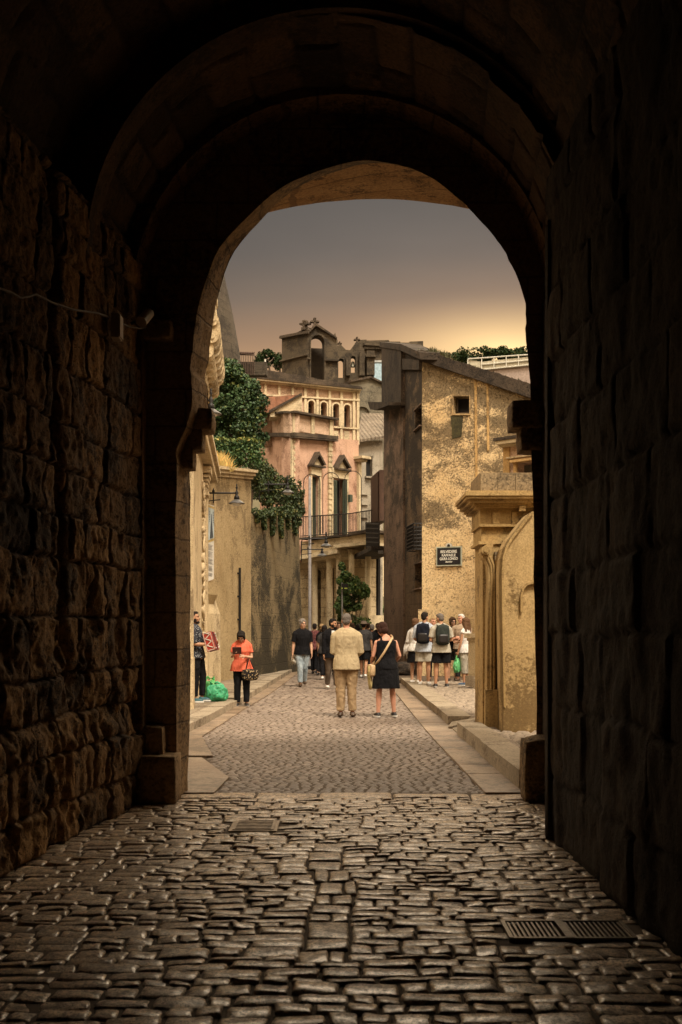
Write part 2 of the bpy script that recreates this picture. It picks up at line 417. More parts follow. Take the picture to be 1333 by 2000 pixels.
# the arch wall at the mouth: near outline and far outline, joined by a worn reveal
rnd = random.Random(4)
near = [(-1.47, -.05), (-1.46, 1.0), (-1.47, 2.0), (-1.46, 2.9), (-1.45, 3.10), (-1.335, 3.45), (-1.335, 3.75), (-1.325, 3.91), (-1.30, 4.15), (-1.26, 4.39), (-1.12, 4.80), (-.88, 5.10), (-.525, 5.41), (-.2, 5.56), (.143, 5.65), (.43, 5.63), (.684, 5.56), (.87, 5.45), (1.04, 5.32), (1.19, 5.18), (1.33, 5.01), (1.43, 4.87), (1.52, 4.72), (1.615, 4.44), (1.64, 4.25), (1.655, 4.05), (1.665, 3.6), (1.69, 3.45), (1.69, 3.1), (1.71, 2.4), (1.73, 1.5), (1.735, .6), (1.735, -.05)]
def subdiv(l, n=4):
    out = []
    for i in range(len(l) - 1):
        q = [np.array(l[max(0, min(len(l) - 1, i + k))]) for k in (-1, 0, 1, 2)]
        for k in range(n):
            t = k / n; r_ = .5 * (2 * q[1] + (q[2] - q[0]) * t + (2 * q[0] - 5 * q[1] + 4 * q[2] - q[3]) * t * t + (3 * q[1] - q[0] - 3 * q[2] + q[3]) * t ** 3); out.append((float(r_[0]), float(r_[1])))
    return out + [l[-1]]
near = subdiv(near)
nz = [(fbm(np.array(i * .31), np.array(.5), seed=3, oct=3) - .5) * .045 for i in range(len(near))]
near = [(x + float(n), z) for (x, z), n in zip(near, nz)]
def far_pt(x, z):
    t = max(0, min(1, (x + 1.4) / 3.1)); dx = .065 + .06 * t if z < 3.1 else .085 + .05 * t
    return (x + dx, z + (.16 * max(0, min(1, (z - 4.0) / 1.2)) if z > 4 else 0))
farp = [far_pt(x, z) for x, z in near]
nzf = [(fbm(np.array(i * .4), np.array(7.5), seed=13, oct=3) - .5) * .04 for i in range(len(near))]
farp = [(x + float(n), z) for (x, z), n in zip(farp, nzf)]
YN, YF = 9.98, 10.42
mb = MB()
outer = [(-2.6, -.05), (-2.6, 6.6), (2.6, 6.6), (2.6, -.05)]
def ring_face(pts, y):
    loop = [Vector((x, y, z)) for x, z in outer[:1]] + [Vector((x, y, z)) for x, z in pts] + [Vector((x, y, z)) for x, z in outer[:0:-1]]
    n = len(mb.v); mb.v += loop
    for t in tessellate_polygon([loop]): mb.f.append([n + i for i in t])
ring_face(near, YN); ring_face(farp, YF)
m = 8; rings = []
for k in range(m + 1):
    t = k / m
    rings.append([Vector((a[0] + (b[0] - a[0]) * t + .018 * (float(vnoise(i * .45, k * .9, seed=17)) - .5), YN + (YF - YN) * t, a[1] + (b[1] - a[1]) * t)) for i, (a, b) in enumerate(zip(near, farp))])
mb.rings(rings, cap=False, closed=False)
link_mesh('arch', mb.v, mb.f, stone('arch_limestone', (.40, .26, .13), (.27, .17, .08), (.04, .025, .014), stain=.5, streak=.2, block=(.55, .33), bump=.7), gate)
mb = MB(); o_ = arcpts(.02, 4.33, 2.0, 1.98, 60); i_ = arcpts(.02, 4.33, 1.80, 1.74, 60)
mb.poly([[Vector((x, 9.62, z)) for x, z in o_] + [Vector((x, 9.62, z)) for x, z in reversed(i_)]], (0, .36, 0)); mb.build('arch_moulding', stone('moulding_limestone', (.27, .155, .065), (.17, .095, .038), (.03, .018, .009), stain=.5, streak=0, bump=.8, block=(.4, .3)), gate)
# imposts (worn corbels) on both jambs
M_cor = stone('corbel_stone', (.36, .24, .12), (.25, .16, .08), (.04, .025, .014), stain=.5, streak=.1, bump=.8)
def blob_box(c, d, seed, M=None, n=7, round_=.25, amp=.05):
    """a worn stone block: rounded box with lumpy faces"""
    vs = []; fs = []; idx = {}
    N = n
    def key(i, j, k):
        if (i, j, k) not in idx:
            q = np.array([i, j, k]) / (N - 1) * 2 - 1
            nrm = np.linalg.norm(q) or 1
            e = np.sign(q) * np.abs(q)
            p = e * (1 - round_) + (q / nrm) * round_ * 1.2
            w = 1 + amp * (float(fbm(q[0] * 1.7 + 9, q[1] * 1.7 + 4, q[2] * 1.7, seed, 3)) - .5) * 2
            v = Vector((p[0] * d[0] / 2 * w, p[1] * d[1] / 2 * w, p[2] * d[2] / 2 * w))
            idx[(i, j, k)] = len(vs); vs.append(Vector(c) + (M @ v if M is not None else v))
        return idx[(i, j, k)]
    for ax in range(3):
        for side in (0, N - 1):
            for a in range(N - 1):
                for b in range(N - 1):
                    q = []
                    for da, db in ((0, 0), (1, 0), (1, 1), (0, 1)):
                        t = [0, 0, 0]; t[ax] = side; t[(ax + 1) % 3] = a + da; t[(ax + 2) % 3] = b + db; q.append(key(*t))
                    fs.append(q)
    return vs, fs
def worn(name, mat, parent, specs, smooth=True, base=None):
    mb = MB()
    for s_ in specs: mb.add(*blob_box(*s_))
    return mb.build(name, mat, parent, smooth, base)
worn('corbel', M_cor, gate, [((-1.33, 10.32, 3.40), (.34, .36, .2), 3), ((-1.39, 10.30, 3.22), (.28, .30, .2), 4), ((-1.45, 10.28, 3.05), (.24, .28, .2), 5)])
worn('corbel', M_cor, gate, [((1.72, 10.10, 3.40), (.42, .36, .24), 6, None, 7, .12), ((1.76, 10.12, 3.2), (.34, .32, .24), 7)])
worn('base_stone', M_cor, gate, [((-1.60, 9.86, .20), (.36, .40, .42), 8, None, 8, .15, .08)])
worn('base_stone', M_cor, gate, [((-1.66, 9.92, .42), (.22, .25, .46), 9)])
worn('base_stone', M_cor, gate, [((1.74, 9.9, .26), (.30, .34, .58), 10, None, 8, .3, .1)])

# pier strips either side of the mouth
worn('pier', M_tun, gate, [((-1.82, 9.86, 2.1), (.2, .2, 4.3), 14, None, 9, .05, .03)])
worn('impost', M_cor, gate, [((-1.66, 9.9, 4.12), (.36, .2, .16), 15)])
worn('pier', M_tunr, gate, [((1.93, 9.0, 2.2), (.30, 2.0, 4.4), 16, None, 9, .05, .03), ((1.66, 8.02, 2.2), (.40, .12, 4.4), 18, None, 9, .05, .03)])
# outer gate arch: a flat segmental soffit on two side walls
def outer_arch():
    mb = MB(); ys = np.linspace(10.43, 11.8, 16); xs = np.linspace(-2.9, 3.1, 60); rr = []
    for y in ys:
        t = (y - 10.43) / 2.57
        rr.append([Vector((x, y, 6.0 - .11 * (x - .37) ** 2 + .02 * float(fbm(np.array(x * 3), np.array(y * 3), seed=5, oct=3)) - .015 * float(vnoise(np.array(y * 7.0), np.array(.2), seed=2)))) for x in xs])
    mb.rings(rr, cap=False, closed=False)
    mb.build('outer_soffit', M_soff, gate)
    mb = MB(); mb.box((0, 11.1, 6.3), (6.4, 1.42, .5)); mb.box((-3.1, 11.12, 3.0), (.4, 1.36, 6.1)); mb.box((3.3, 11.12, 3.0), (.4, 1.36, 6.1)); mb.build('outer_wall', M_soff, gate)
outer_arch()
mb = MB(); mb.box((0, -3.0, 3), (8, .3, 7)); mb.box((-3.2, -.5, 3), (.3, 5.4, 7)); mb.box((2.4, -.5, 3), (.3, 5.4, 7)); mb.box((0, -.5, 6.6), (8, 5.2, .3)); mb.build('unseen_closing_wall', M_vault, gate)  # unseen walls and roof behind the camera, end closed to keep light out
mb = MB(); mb.box((0, 5.9, 6.75), (7, 8.6, .3)); mb.box((-3.3, 6.0, 3.3), (.3, 8.4, 7)); mb.box((3.0, 6.0, 3.3), (.3, 8.4, 7)); mb.build('outer_masonry', M_vault, gate)

# ------------------------------------------------------------------ ground, floor, road
M_dirt = plain('dirt_joint', (.075, .05, .03), .95, scale=20)
tag(link_mesh('ground', [(-600, -60, -.09), (600, -60, -.09), (600, 1200, -.09), (-600, 1200, -.09)], [(0, 1, 2, 3)], plain('earth', (.10, .085, .06), .95, scale=.5)), 'earth ground under the town', kind='structure')
def stones(rows_fn, nx, ny, keep, seed, hmax, gap, skirt, pw=6):
    rnd = random.Random(seed); V = []; Fc = []; n = 0
    ease_ = lambda n: np.array([0, .025] + list(np.linspace(.085, .915, n - 4)) + [.975, 1]) if n > 5 else np.linspace(0, 1, n)
    gu, gv = np.meshgrid(ease_(nx), ease_(ny), indexing='ij')
    prof = (1 - np.abs(2 * gu - 1) ** pw) * (1 - np.abs(2 * gv - 1) ** pw); prof = np.clip(prof * (1.35 if nx > 6 else 1), 0, 1) ** .5
    gf = grid_faces(nx, ny)
    for x0, x1, y0, y1 in rows_fn(rnd):
        if not keep((x0 + x1) / 2, (y0 + y1) / 2): continue
        j = lambda s: rnd.uniform(0, s)
        c = [(x0 + gap / 2 + j(gap * .8), y0 + gap / 2 + j(gap * .8)), (x1 - gap / 2 - j(gap * .8), y0 + gap / 2 + j(gap * .8)), (x1 - gap / 2 - j(gap * .8), y1 - gap / 2 - j(gap * .8)), (x0 + gap / 2 + j(gap * .8), y1 - gap / 2 - j(gap * .8))]
        X = (c[0][0] * (1 - gu) + c[1][0] * gu) * (1 - gv) + (c[3][0] * (1 - gu) + c[2][0] * gu) * gv
        Y = (c[0][1] * (1 - gu) + c[1][1] * gu) * (1 - gv) + (c[3][1] * (1 - gu) + c[2][1] * gu) * gv
        tx, ty = rnd.uniform(-1, 1) * hmax * .6, rnd.uniform(-1, 1) * hmax * .6
        Z = -skirt + prof * (skirt + rnd.uniform(-.6, .3) * hmax + tx * (gu - .5) * 2 + ty * (gv - .5) * 2)
        V.append(np.stack([X, Y, Z], -1).reshape(-1, 3)); Fc.append(gf + n); n += nx * ny
    V = np.concatenate(V); Fc = np.concatenate(Fc)
    return V, Fc
def rows_tunnel(rnd):
    cl = lambda y: .035 * math.sin(y * 2.3) + .02 * math.sin(y * 5.1)
    y = 2.2
    while y < 10.0:
        d = rnd.choice((rnd.uniform(.085, .125), rnd.uniform(.11, .165)))
        mid = 5.0 < y < 7.7
        for xa, xb in (((-2.75, -.18 + cl(y)), (.04 + cl(y), 1.75)) if mid else ((-2.75, 1.75),)):
            x = xa
            while x < xb - .02:
                w = rnd.uniform(.10, .30)
                if xb - x - w < .10: w = xb - x
                yy = y + .05 * math.sin(x * 1.3 + 1.0) + .014 * math.sin(x * 9 + y * 5)
                e = rnd.uniform(-.014, .014)
                if w > .2 and rnd.random() < .15: yield x, x + w * .5, yy, yy + d; yield x + w * .5, x + w, yy + e, yy + d + e
                else: yield x, x + w, yy + e, yy + d + rnd.uniform(-.008, .008)
                x += w
        y += d
    y = 5.05
    while y < 7.75:
        d = rnd.uniform(.14, .36); c_ = cl(y)
        if rnd.random() < .4: m_ = rnd.uniform(-.12, -.02) + c_; yield -.18 + c_, m_, y, y + d; yield m_, .04 + c_, y, y + d
        else: yield -.18 + c_, .04 + c_, y, y + d
        y += d
    x = -2.7
    while x < 1.8:                                   # worn threshold slabs
        w = rnd.uniform(.35, .9); yield x, x + w, 10.06 + rnd.uniform(-.02, .02), 10.34 + rnd.uniform(-.04, .03); x += w
def keep_t(x, y):
    if .79 < x < 1.50 and 5.40 < y < 5.82: return False
    if -.88 < x < -.46 and 8.36 < y < 8.88: return False
    return True
V, Fc = stones(rows_tunnel, 9, 7, keep_t, 5, .010, .007, .018, 12)
V[:, 2] += .0045 * (fbm(V[:, 0] * 22, V[:, 1] * 22, seed=3, oct=3) - .5) * 2; V[:, 0] += .016 * (vnoise(V[:, 0] * 26, V[:, 1] * 26, seed=44) - .5); V[:, 1] += .016 * (vnoise(V[:, 0] * 26, V[:, 1] * 26, seed=45) - .5); V[:, 2] += 0 + .010 * (fbm(V[:, 0] * .8, V[:, 1] * .8, seed=6, oct=2) - .5)
g = newmat('worn_cobble'); p = g.pos()
rp = g.n('ShaderNodeNewGeometry').outputs['Random Per Island']
n1 = g.noise(p, 13, 6, .72); n2 = g.noise(p, 55, 4, .75); n3 = g.noise(p, 1.1, 3)
col = g.mix(g.rng(n1, .40, .60), (.22, .135, .068, 1), (.90, .68, .45, 1))
col = g.mix(g.math('MULTIPLY', rp, .42), col, (.30, .215, .14, 1))
col = g.mix(g.rng(n2, .50, .60, 0, .9), col, (.075, .045, .024, 1)); n4 = g.noise(p, 130, 3, .7); col = g.mix(g.rng(n4, .52, .62, 0, .6), col, (.10, .065, .036, 1))
col = g.mix(g.rng(n3, .5, .68, 0, .35), col, (.14, .095, .055, 1))
pit = g.math('MAXIMUM', g.rng(n2, .50, .60), g.rng(n4, .52, .62, 0, .8))
pol = g.math('MULTIPLY', g.rng(n1, .40, .54, .2, 1.0), g.math('SUBTRACT', 1.0, g.math('MULTIPLY', pit, .8)))
pol = g.math('MULTIPLY', pol, g.rng(rp, 0, 1, .6, 1.0))
M_cob = g.out(col, g.rng(rp, 0, 1, .58, .30), g.math('SUBTRACT', g.math('MULTIPLY', n1, .8), g.math('MULTIPLY', pit, .35)), .8, .014, 0, .7, **{'Coat Weight': pol, 'Coat Roughness': .30, 'Coat IOR': 2.0, 'Coat Tint': (1.0, .9, .76, 1)})
tag(link_mesh('cobblestone_floor', V, Fc, M_cob, smooth=True), 'worn pale cobblestones paving the vaulted passage', kind='structure')
tag(link_mesh('floor', [(-3, -3, -.013), (2.4, -3, -.013), (2.4, 10.3, -.013), (-3, 10.3, -.013)], [(0, 1, 2, 3)], M_dirt), 'dark earth joints under the cobblestones', kind='structure')
# threshold slabs, then the street of small setts
def rows_setts(rnd):
    y = 10.33
    while y < 46:
        d = rnd.uniform(.085, .115) * (1 if y < 20 else 1.6 if y < 30 else 3); x = -3.0
        while x < 2.2:
            w = rnd.uniform(.085, .14) * (1 if y < 20 else 1.6 if y < 30 else 3)
            yield x, x + w, y + .06 * math.sin(x * 2.1), y + .06 * math.sin(x * 2.1) + d; x += w
        y += d
def left_edge(y):      # inner edge of the left gutter along the street
    return float(np.interp(y, [10, 11.4, 15.6, 21, 25, 30, 36, 43, 60], [-1.23, -1.23, -1.98, -1.86, -1.72, -1.62, -1.55, -1.42, -1.2]))
def right_edge(y):
    return float(np.interp(y, [10, 15, 20, 28, 33, 37, 60], [1.36, 1.30, 1.30, 1.33, 1.45, 1.55, 1.6]))
V, Fc = stones(rows_setts, 4, 4, lambda x, y: left_edge(y) < x < right_edge(y), 9, .004, .010, .014, 6)
g = newmat('street_sett'); p = g.pos()
rp = g.n('ShaderNodeNewGeometry').outputs['Random Per Island']; n1 = g.noise(p, .7, 5, .65); n2 = g.noise(p, 30, 4)
col = g.mix(rp, (.12, .087, .066, 1), (.27, .208, .16, 1))
col = g.mix(g.rng(n1, .42, .60), col, g.mix(.7, col, (.16, .12, .09, 1)))
col = g.mix(g.rng(n2, .55, .7, 0, .5), col, (.05, .035, .028, 1))
M_sett = g.out(col, g.rng(n2, .3, .7, .45, .7), n2, .3, .01, 0, .4)
tag(link_mesh('road', V, Fc, M_sett, smooth=True), 'brown stone setts paving the street', kind='structure')
tag(link_mesh('road_bed', [(-4, 10.3, -.012), (3, 10.3, -.012), (3, 75, -.012), (-4, 75, -.012)], [(0, 1, 2, 3)], M_dirt), 'dark joints under the street setts', kind='structure')
M_slab = stone('gutter_slab', (0.328, 0.242, 0.160), (0.211, 0.136, 0.082), (.08, .052, .03), stain=.6, streak=0, bump=.25, rough=.5, spec=.5, pits=.2)
M_kerb = stone('kerb_stone', (0.365, 0.300, 0.217), (0.266, 0.213, 0.148), (.09, .065, .04), stain=.35, streak=0, bump=.45, pits=.4)
M_pave = stone('pavement_slab', (0.333, 0.266, 0.185), (0.244, 0.192, 0.133), (.08, .055, .035), stain=.5, streak=0, bump=.5, block=(.7, .45), udir=(1, 0))
def gpoly(mb, pts, z0, z1): mb.poly([[Vector((x, y, z0)) for x, y in pts]], (0, 0, z1 - z0))
# left kerb line
LK = [(-2.27, 13.2), (-2.20, 15.6), (-2.06, 20), (-1.95, 24.5), (-1.85, 30), (-1.75, 36), (-1.62, 43)]
mb = MB(); rnd = random.Random(2)
for (a, b), (c, d) in zip(LK, LK[1:]):     # gutter slabs: each a little out of level
    n = max(1, int((d - b) / 1.3))
    for k in range(n):
        y0, y1 = b + (d - b) * k / n + .012, b + (d - b) * (k + 1) / n - .012; x0, x1 = a + (c - a) * k / n, a + (c - a) * (k + 1) / n; z = rnd.uniform(.010, .02)
        gpoly(mb, [(x0, y0), (left_edge(y0) + .05, y0), (left_edge(y1) + .05, y1), (x1, y1)], -.08, z)
gpoly(mb, [(-1.62, 10.25), (-1.16, 10.28), (-1.13, 11.35), (-1.62, 13.1), (-2.2, 13.1), (-2.2, 10.6)], -.08, .012)
tag(mb.build('gutter', M_slab), 'pale stone gutter slabs along the foot of the garden wall side', kind='structure')
mb = MB()
for (a, b), (c, d) in zip(LK, LK[1:]):
    n = max(1, int((d - b) / 1.1))
    for k in range(n):
        y0, y1 = b + (d - b) * k / n + .01, b + (d - b) * (k + 1) / n - .01; x0, x1 = a + (c - a) * k / n, a + (c - a) * (k + 1) / n; e = rnd.uniform(-.012, .012)
        gpoly(mb, [(x0 - .3, y0), (x0 + e, y0), (x1 + e, y1), (x1 - .3, y1)], -.05, .13 + rnd.uniform(-.008, .008))
tag(mb.build('kerb', M_kerb), 'pale kerb stones edging the pavement on the garden wall side', kind='structure')
mb = MB(); gpoly(mb, [(-4.5, 12.9), (-2.56, 13.2), (-2.5, 15.6), (-2.36, 20), (-2.25, 24.5), (-2.15, 30), (-2.05, 36), (-1.9, 43), (-4.5, 43)], -.05, .115)
tag(mb.build('pavement', M_pave), 'stone pavement along the garden wall', kind='structure')
# right side: wide gutter slabs, two kerb runs with a broken dropped crossing between
mb = MB(); ys = [10.25, 11.6, 12.4, 13.9, 15.2, 16.4, 18.0, 20.2, 22.6, 25.2, 28.0, 31.0]
for a, b in zip(ys, ys[1:]): gpoly(mb, [(right_edge(a) - .04, a + .012), (1.70, a + .012), (1.70, b - .012), (right_edge(b) - .04, b - .012)], -.08, rnd.uniform(.010, .02))
tag(mb.build('gutter', M_slab), 'worn reddish gutter slabs beside the dropped crossing', kind='structure')
mb = MB(); rs = [(17.6, 19.6), (19.6, 22.4), (22.4, 25.4), (25.4, 28.4), (28.4, 31.2)]
for a, b in rs: gpoly(mb, [(1.66 + rnd.uniform(-.02, .02), a + .008), (2.03, a + .008), (2.03, b - .008), (1.66 + rnd.uniform(-.02, .02), b - .008)], -.05, .15 + rnd.uniform(-.01, .01))
for a, b in [(10.5, 13.3), (13.3, 15.9)]: gpoly(mb, [(1.66, a + .006), (1.97, a + .006), (1.97, b - .006), (1.64, b - .006)], -.05, .19)
tag(mb.build('kerb', M_kerb), 'thick rounded kerb stones beside the gate pier', kind='structure')
mb = MB()
mb.add([(1.66, 16.0, .03), (2.1, 16.0, .10), (2.1, 16.9, .12), (1.66, 16.8, .03), (1.66, 16.0, -.06), (2.1, 16.0, -.06), (2.1, 16.9, -.06), (1.66, 16.8, -.06)], [(0, 1, 2, 3), (4, 7, 6, 5), (0, 4, 5, 1), (1, 5, 6, 2), (2, 6, 7, 3), (3, 7, 4, 0)])
mb.add([(1.60, 16.85, .04), (2.1, 16.95, .125), (2.15, 17.6, .13), (1.72, 17.55, .06), (1.66, 16.9, -.06), (2.1, 16.95, -.06), (2.1, 17.6, -.06), (1.66, 17.55, -.06)], [(0, 1, 2, 3), (4, 7, 6, 5), (0, 4, 5, 1), (1, 5, 6, 2), (2, 6, 7, 3), (3, 7, 4, 0)])
tag(mb.build('dropped_kerb', M_kerb), 'cracked sloping slabs of the dropped crossing', kind='structure')
def rows_pv(rnd):
    y = 10.5
    while y < 30:
        d = rnd.uniform(.10, .16) * (1 if y < 18 else 1.5); x = 1.98
        while x < 3.3:
            w = rnd.uniform(.14, .26); yield x, x + w, y, y + d; x += w
        y += d
V, Fc = stones(rows_pv, 5, 4, lambda x, y: not (15.9 < y < 17.6 and x < 2.1) and not (y > 17.6 and x < 2.04), 11, .012, .014, .04, 5); V[:, 2] += .14
tag(link_mesh('pavement', V, Fc, plain('pavement_cobble', (.235, .185, .135), .75, scale=12, var=.4, bump=.4), smooth=True), 'small worn cobbles of the pavement by the gate pier', kind='structure')
mb = MB(); gpoly(mb, [(1.98, 10.4), (6, 10.4), (6, 40), (1.55, 40), (1.6, 31.2), (1.98, 31.2)], -.05, .10)
tag(mb.build('pavement_bed', M_dirt), 'dark bed under the pavement cobbles', kind='structure')
# drain grate and manhole in the passage floor
M_iron = plain('cast_iron', (.045, .04, .035), .45, .6, .3, .2, 30)
M_grate = plain('worn_grate', (.17, .135, .10), .4, .5, .3, .2, 30)
gr = thing('drain_grate', 'long iron drain grate set among the cobblestones', 'drain grate', (1.12, 5.61, 0))
mb = MB()
for x, w in ((.825, .02), (1.425, .02), (1.11, .04)): mb.box((x, 5.61, .0), (w, .33, .024))
for y in (5.45, 5.77): mb.box((1.125, y, -.001), (.61, .022, .022))
mb.build('frame', M_grate, gr)
mb = MB()
for k in range(24):
    x = .85 + k * .0243
    if abs(x - 1.11) > .026: mb.box((x, 5.61, -.004), (.011, .30, .018))
mb.build('grating', M_grate, gr)
mh = thing('manhole_cover', 'small rusty manhole cover let into the cobbled floor', 'manhole cover', (-.66, 8.62, 0))
M_lid = plain('rusted_lid', (.30, .22, .14), .55, .2, .5, .4, 14)
mb = MB(); mb.box((-.66, 8.62, -.022), (.36, .46, .04)); mb.build('frame', M_lid, mh)
mb = MB(); mb.box((-.66, 8.62, -.016), (.31, .40, .04))
for k in range(6): mb.box((-.66, 8.46 + k * .065, .006), (.27, .018, .005))
mb.build('lid', M_lid, mh)
# ------------------------------------------------------------------ left: ornate church front, seen edge-on
M_orn = stone('carved_limestone', (0.627, 0.503, 0.323), (0.475, 0.366, 0.214), (.16, .11, .06), stain=.35, streak=.25, bump=.6, pits=.3)
M_ywall = stone('ochre_plaster', (0.475, 0.356, 0.194), (0.361, 0.264, 0.136), (.13, .09, .045), stain=.5, stain_scale=1.1, streak=.18, bump=.8, pits=.7, lo=0.5, hi=9.0)
M_gwall = stone('mossy_masonry', (0.340, 0.255, 0.136), (0.238, 0.178, 0.098), (.035, .028, .016), udir=(.2, .98), block=(.75, .4), stain=.8, stain_scale=.7, streak=.45, bump=.9, lo=6.2, hi=-1.0, mortar=.06)
M_dark = plain('black_iron', (.018, .016, .015), .5, .5, .2, .1, 20)
M_lampsh = plain('enamel_lamp', (.10, .095, .09), .45, .2, .2, .1, 10)
M_white = plain('white_glass', (.62, .60, .55), .3, 0, .05, 0, 5)
ch = thing('church_facade', 'carved pale church front with scrolled balcony seen edge-on beside the passage', 'church', (-2.9, 23, 0))
fc = Fr((-2.64, 19.3), (-3.40, 29.0))
mb = MB(); fc.box(mb, 0, fc.L, 0, 13.5, -1.6, 0); mb.build('wall', M_orn, ch)
for u, w in ((.15, .5), (6.3, .7)):       # clustered pilasters with plinth and capital
    mb = MB()
    fc.box(mb, u, u + w, .1, 1.0, 0, .10); fc.box(mb, u + .06, u + w - .06, 1.0, 4.55, 0, .06)
    fc.box(mb, u + .16, u + w - .16, 1.0, 4.5, .06, .09)
    fc.box(mb, u - .02, u + w + .02, 4.55, 4.66, 0, .12); fc.box(mb, u - .06, u + w + .06, 5.05, 5.2, 0, .18)
    for k in range(4): fc.box(mb, u - .01 * k, u + w + .01 * k, 4.68 + .09 * k, 4.74 + .09 * k, 0, .08 + .022 * k)
    mb.build('pilaster', M_orn, ch)
mb = MB()
rnd = random.Random(6)
for k in range(46):      # carved vine band up the jamb
    u, z = 5.55 + .42 * rnd.random(), 1.3 + k * .075
    M_ = Matrix.Rotation(rnd.uniform(-1, 1), 3, fc.n)
    mb.ell(fc.at(u, z, .02), .06, .06, rnd.uniform(.06, .12), M_, 8, 6)
for k in range(9): mb.tube([fc.at(5.62 + .1 * math.sin(k * 2 + t), 1.3 + k * .38 + t * .09, .045) for t in range(5)], .022, 6)
mb.build('carving', M_orn, ch, smooth=True)
mb = MB(); fc.box(mb, -.1, fc.L, 5.25, 5.45, 0, .22); fc.box(mb, -.1, fc.L, 5.45, 5.55, 0, .3); mb.build('cornice', M_orn, ch)
# scrolled brackets in three tiers carrying the balcony
prof = [(0, 6.40), (.08, 6.42), (.17, 6.52), (.20, 6.66), (.28, 6.72), (.36, 6.82), (.37, 6.98), (.44, 7.06), (.49, 7.2), (.50, 7.36), (.47, 7.5), (.40, 7.62), (.27, 7.70), (0, 7.72)]
for k in range(7):
    mb = MB(); u = 2.4 + k * .58
    mb.poly([[fc.at(u, z, d) for d, z in prof]], fc.u * .26)
    for d, z, r in ((.11, 6.55, .09), (.25, 6.84, .12), (.34, 7.14, .13), (.35, 7.46, .12)):
        mb.tube([fc.at(u - .05, z, d), fc.at(u + .31, z, d)], r, 10); mb.tube([fc.at(u - .07, z, d), fc.at(u + .33, z, d)], r * .45, 8)
    mb.build('bracket', M_orn, ch, smooth=False)
mb = MB(); fc.box(mb, 2.2, 6.6, 7.72, 7.80, 0, .34); fc.box(mb, 2.2, 6.6, 7.80, 8.9, 0, .24)
for k in range(12): mb.ell(fc.at(2.5 + k * .36, 8.35, .24), .11, .05, .28, None, 8, 6)
fc.box(mb, 2.1, 6.7, 8.9, 9.05, 0, .32); mb.build('balcony', M_orn, ch)
mb = MB()
for k in range(8): mb.tube([fc.at(3 + k * .5, 10, .0), fc.at(3 + k * .5, 12.6, .12)], .12, 8)
mb.build('colonnette', M_orn, ch)

# ochre wall with the poster, then the older masonry wall
yw = Fr.px(372, 27.5, 491, 33.2)
wy = thing('ochre_wall', 'tall ochre plaster wall with moulded coping carrying the long poster', 'wall', (-3.2, 30, 0))
mb = MB(); b0, b1 = yw.P(372, 1229).xy, yw.P(491, 1229).xy
ztl, ztr = yw.hit(385, 932)[1], yw.hit(491, 936)[1]
mb.hexa([yw.at(0, -.1, -.8), yw.at(yw.L, -.1, -.8), yw.at(yw.L, -.1, 0), yw.at(0, -.1, 0), yw.at(0, ztl, -.8), yw.at(yw.L, ztr, -.8), yw.at(yw.L, ztr, 0), yw.at(0, ztl, 0)]); mb.build('wall', M_ywall, wy)
mb = MB()
for dz, h, d in ((.0, .09, .06), (.09, .10, .13), (.19, .08, .20)):
    mb.hexa([yw.at(0, ztl + dz, -.8), yw.at(yw.L, ztr + dz, -.8), yw.at(yw.L + .03, ztr + dz, d), yw.at(0, ztl + dz, d), yw.at(0, ztl + dz + h, -.8), yw.at(yw.L, ztr + dz + h, -.8), yw.at(yw.L + .03, ztr + dz + h, d), yw.at(0, ztl + dz + h, d)])
mb.build('coping', M_orn, wy)
mb = MB(); u0, z0 = yw.hit(395, 1137); u1, z1 = yw.hit(414, 1170)
mb.poly([[yw.at(u0, z0, 0), yw.at(u0, z0, .16), yw.at(u0, z1 + .1, .16), yw.at(u0, z1 - .25, 0)]], yw.u * (u1 - u0)); mb.build('stone_corbel', M_ywall, wy)
mb = MB(); mb.poly([[yw.at(0, 0, 0), yw.at(0, 0, .16), yw.at(0, 1.9, .14), yw.at(0, 2.3, 0)]], yw.u * 2.1); mb.build('buttress', M_orn, wy)
mb = MB(); P = [yw.P(x, y, .012) for x, y in ((394, 936), (400, 936), (399, 948), (402, 952), (406, 947), (404, 940))]
mb.tube(P, .015, 6); mb.tube([yw.P(402, 936, .012), yw.P(401, 953, .012)], .015, 6); tag(mb.build('iron_hook', M_dark, base=yw.P(400, 945)), 'small black curled iron hook high on the ochre wall', 'hook')
gw = Fr.px(491, 33.2, 590, 40.5)
wg = thing('masonry_wall', 'old stained masonry wall with overhanging vines and notched top', 'wall', (-2.0, 37, 0))
mb = MB(); gw.ppoly(mb, [[(491, 1030), (491, 1345), (594, 1310), (593, 1240), (587, 1150), (585, 1030)]], -1.0, 0); mb.build('wall', M_gwall, wg)
for a, b in ((491, 510), (516, 527), (531.5, 543), (547.5, 558), (562, 571), (575, 586)):
    mb = MB(); gw.ppoly(mb, [[(a, 1003), (a, 1032), (b, 1032), (b, 1003)]], -.8, 0); mb.build('merlon', M_gwall, wg)
pe = thing('drainpipe', 'thin dark drainpipe fixed upright on the ochre wall', 'pipe', yw.P(465, 1243, .05))
mb = MB(); mb.tube([yw.P(465, 1109, .06), yw.P(465, 1245, .06)], .034, 8); mb.build('pipe', M_dark, pe)
mb = MB()
for y in (1120, 1165, 1210): mb.box(yw.P(465, y, .03), (.11, .11, .05))
mb.build('bracket', M_dark, pe)
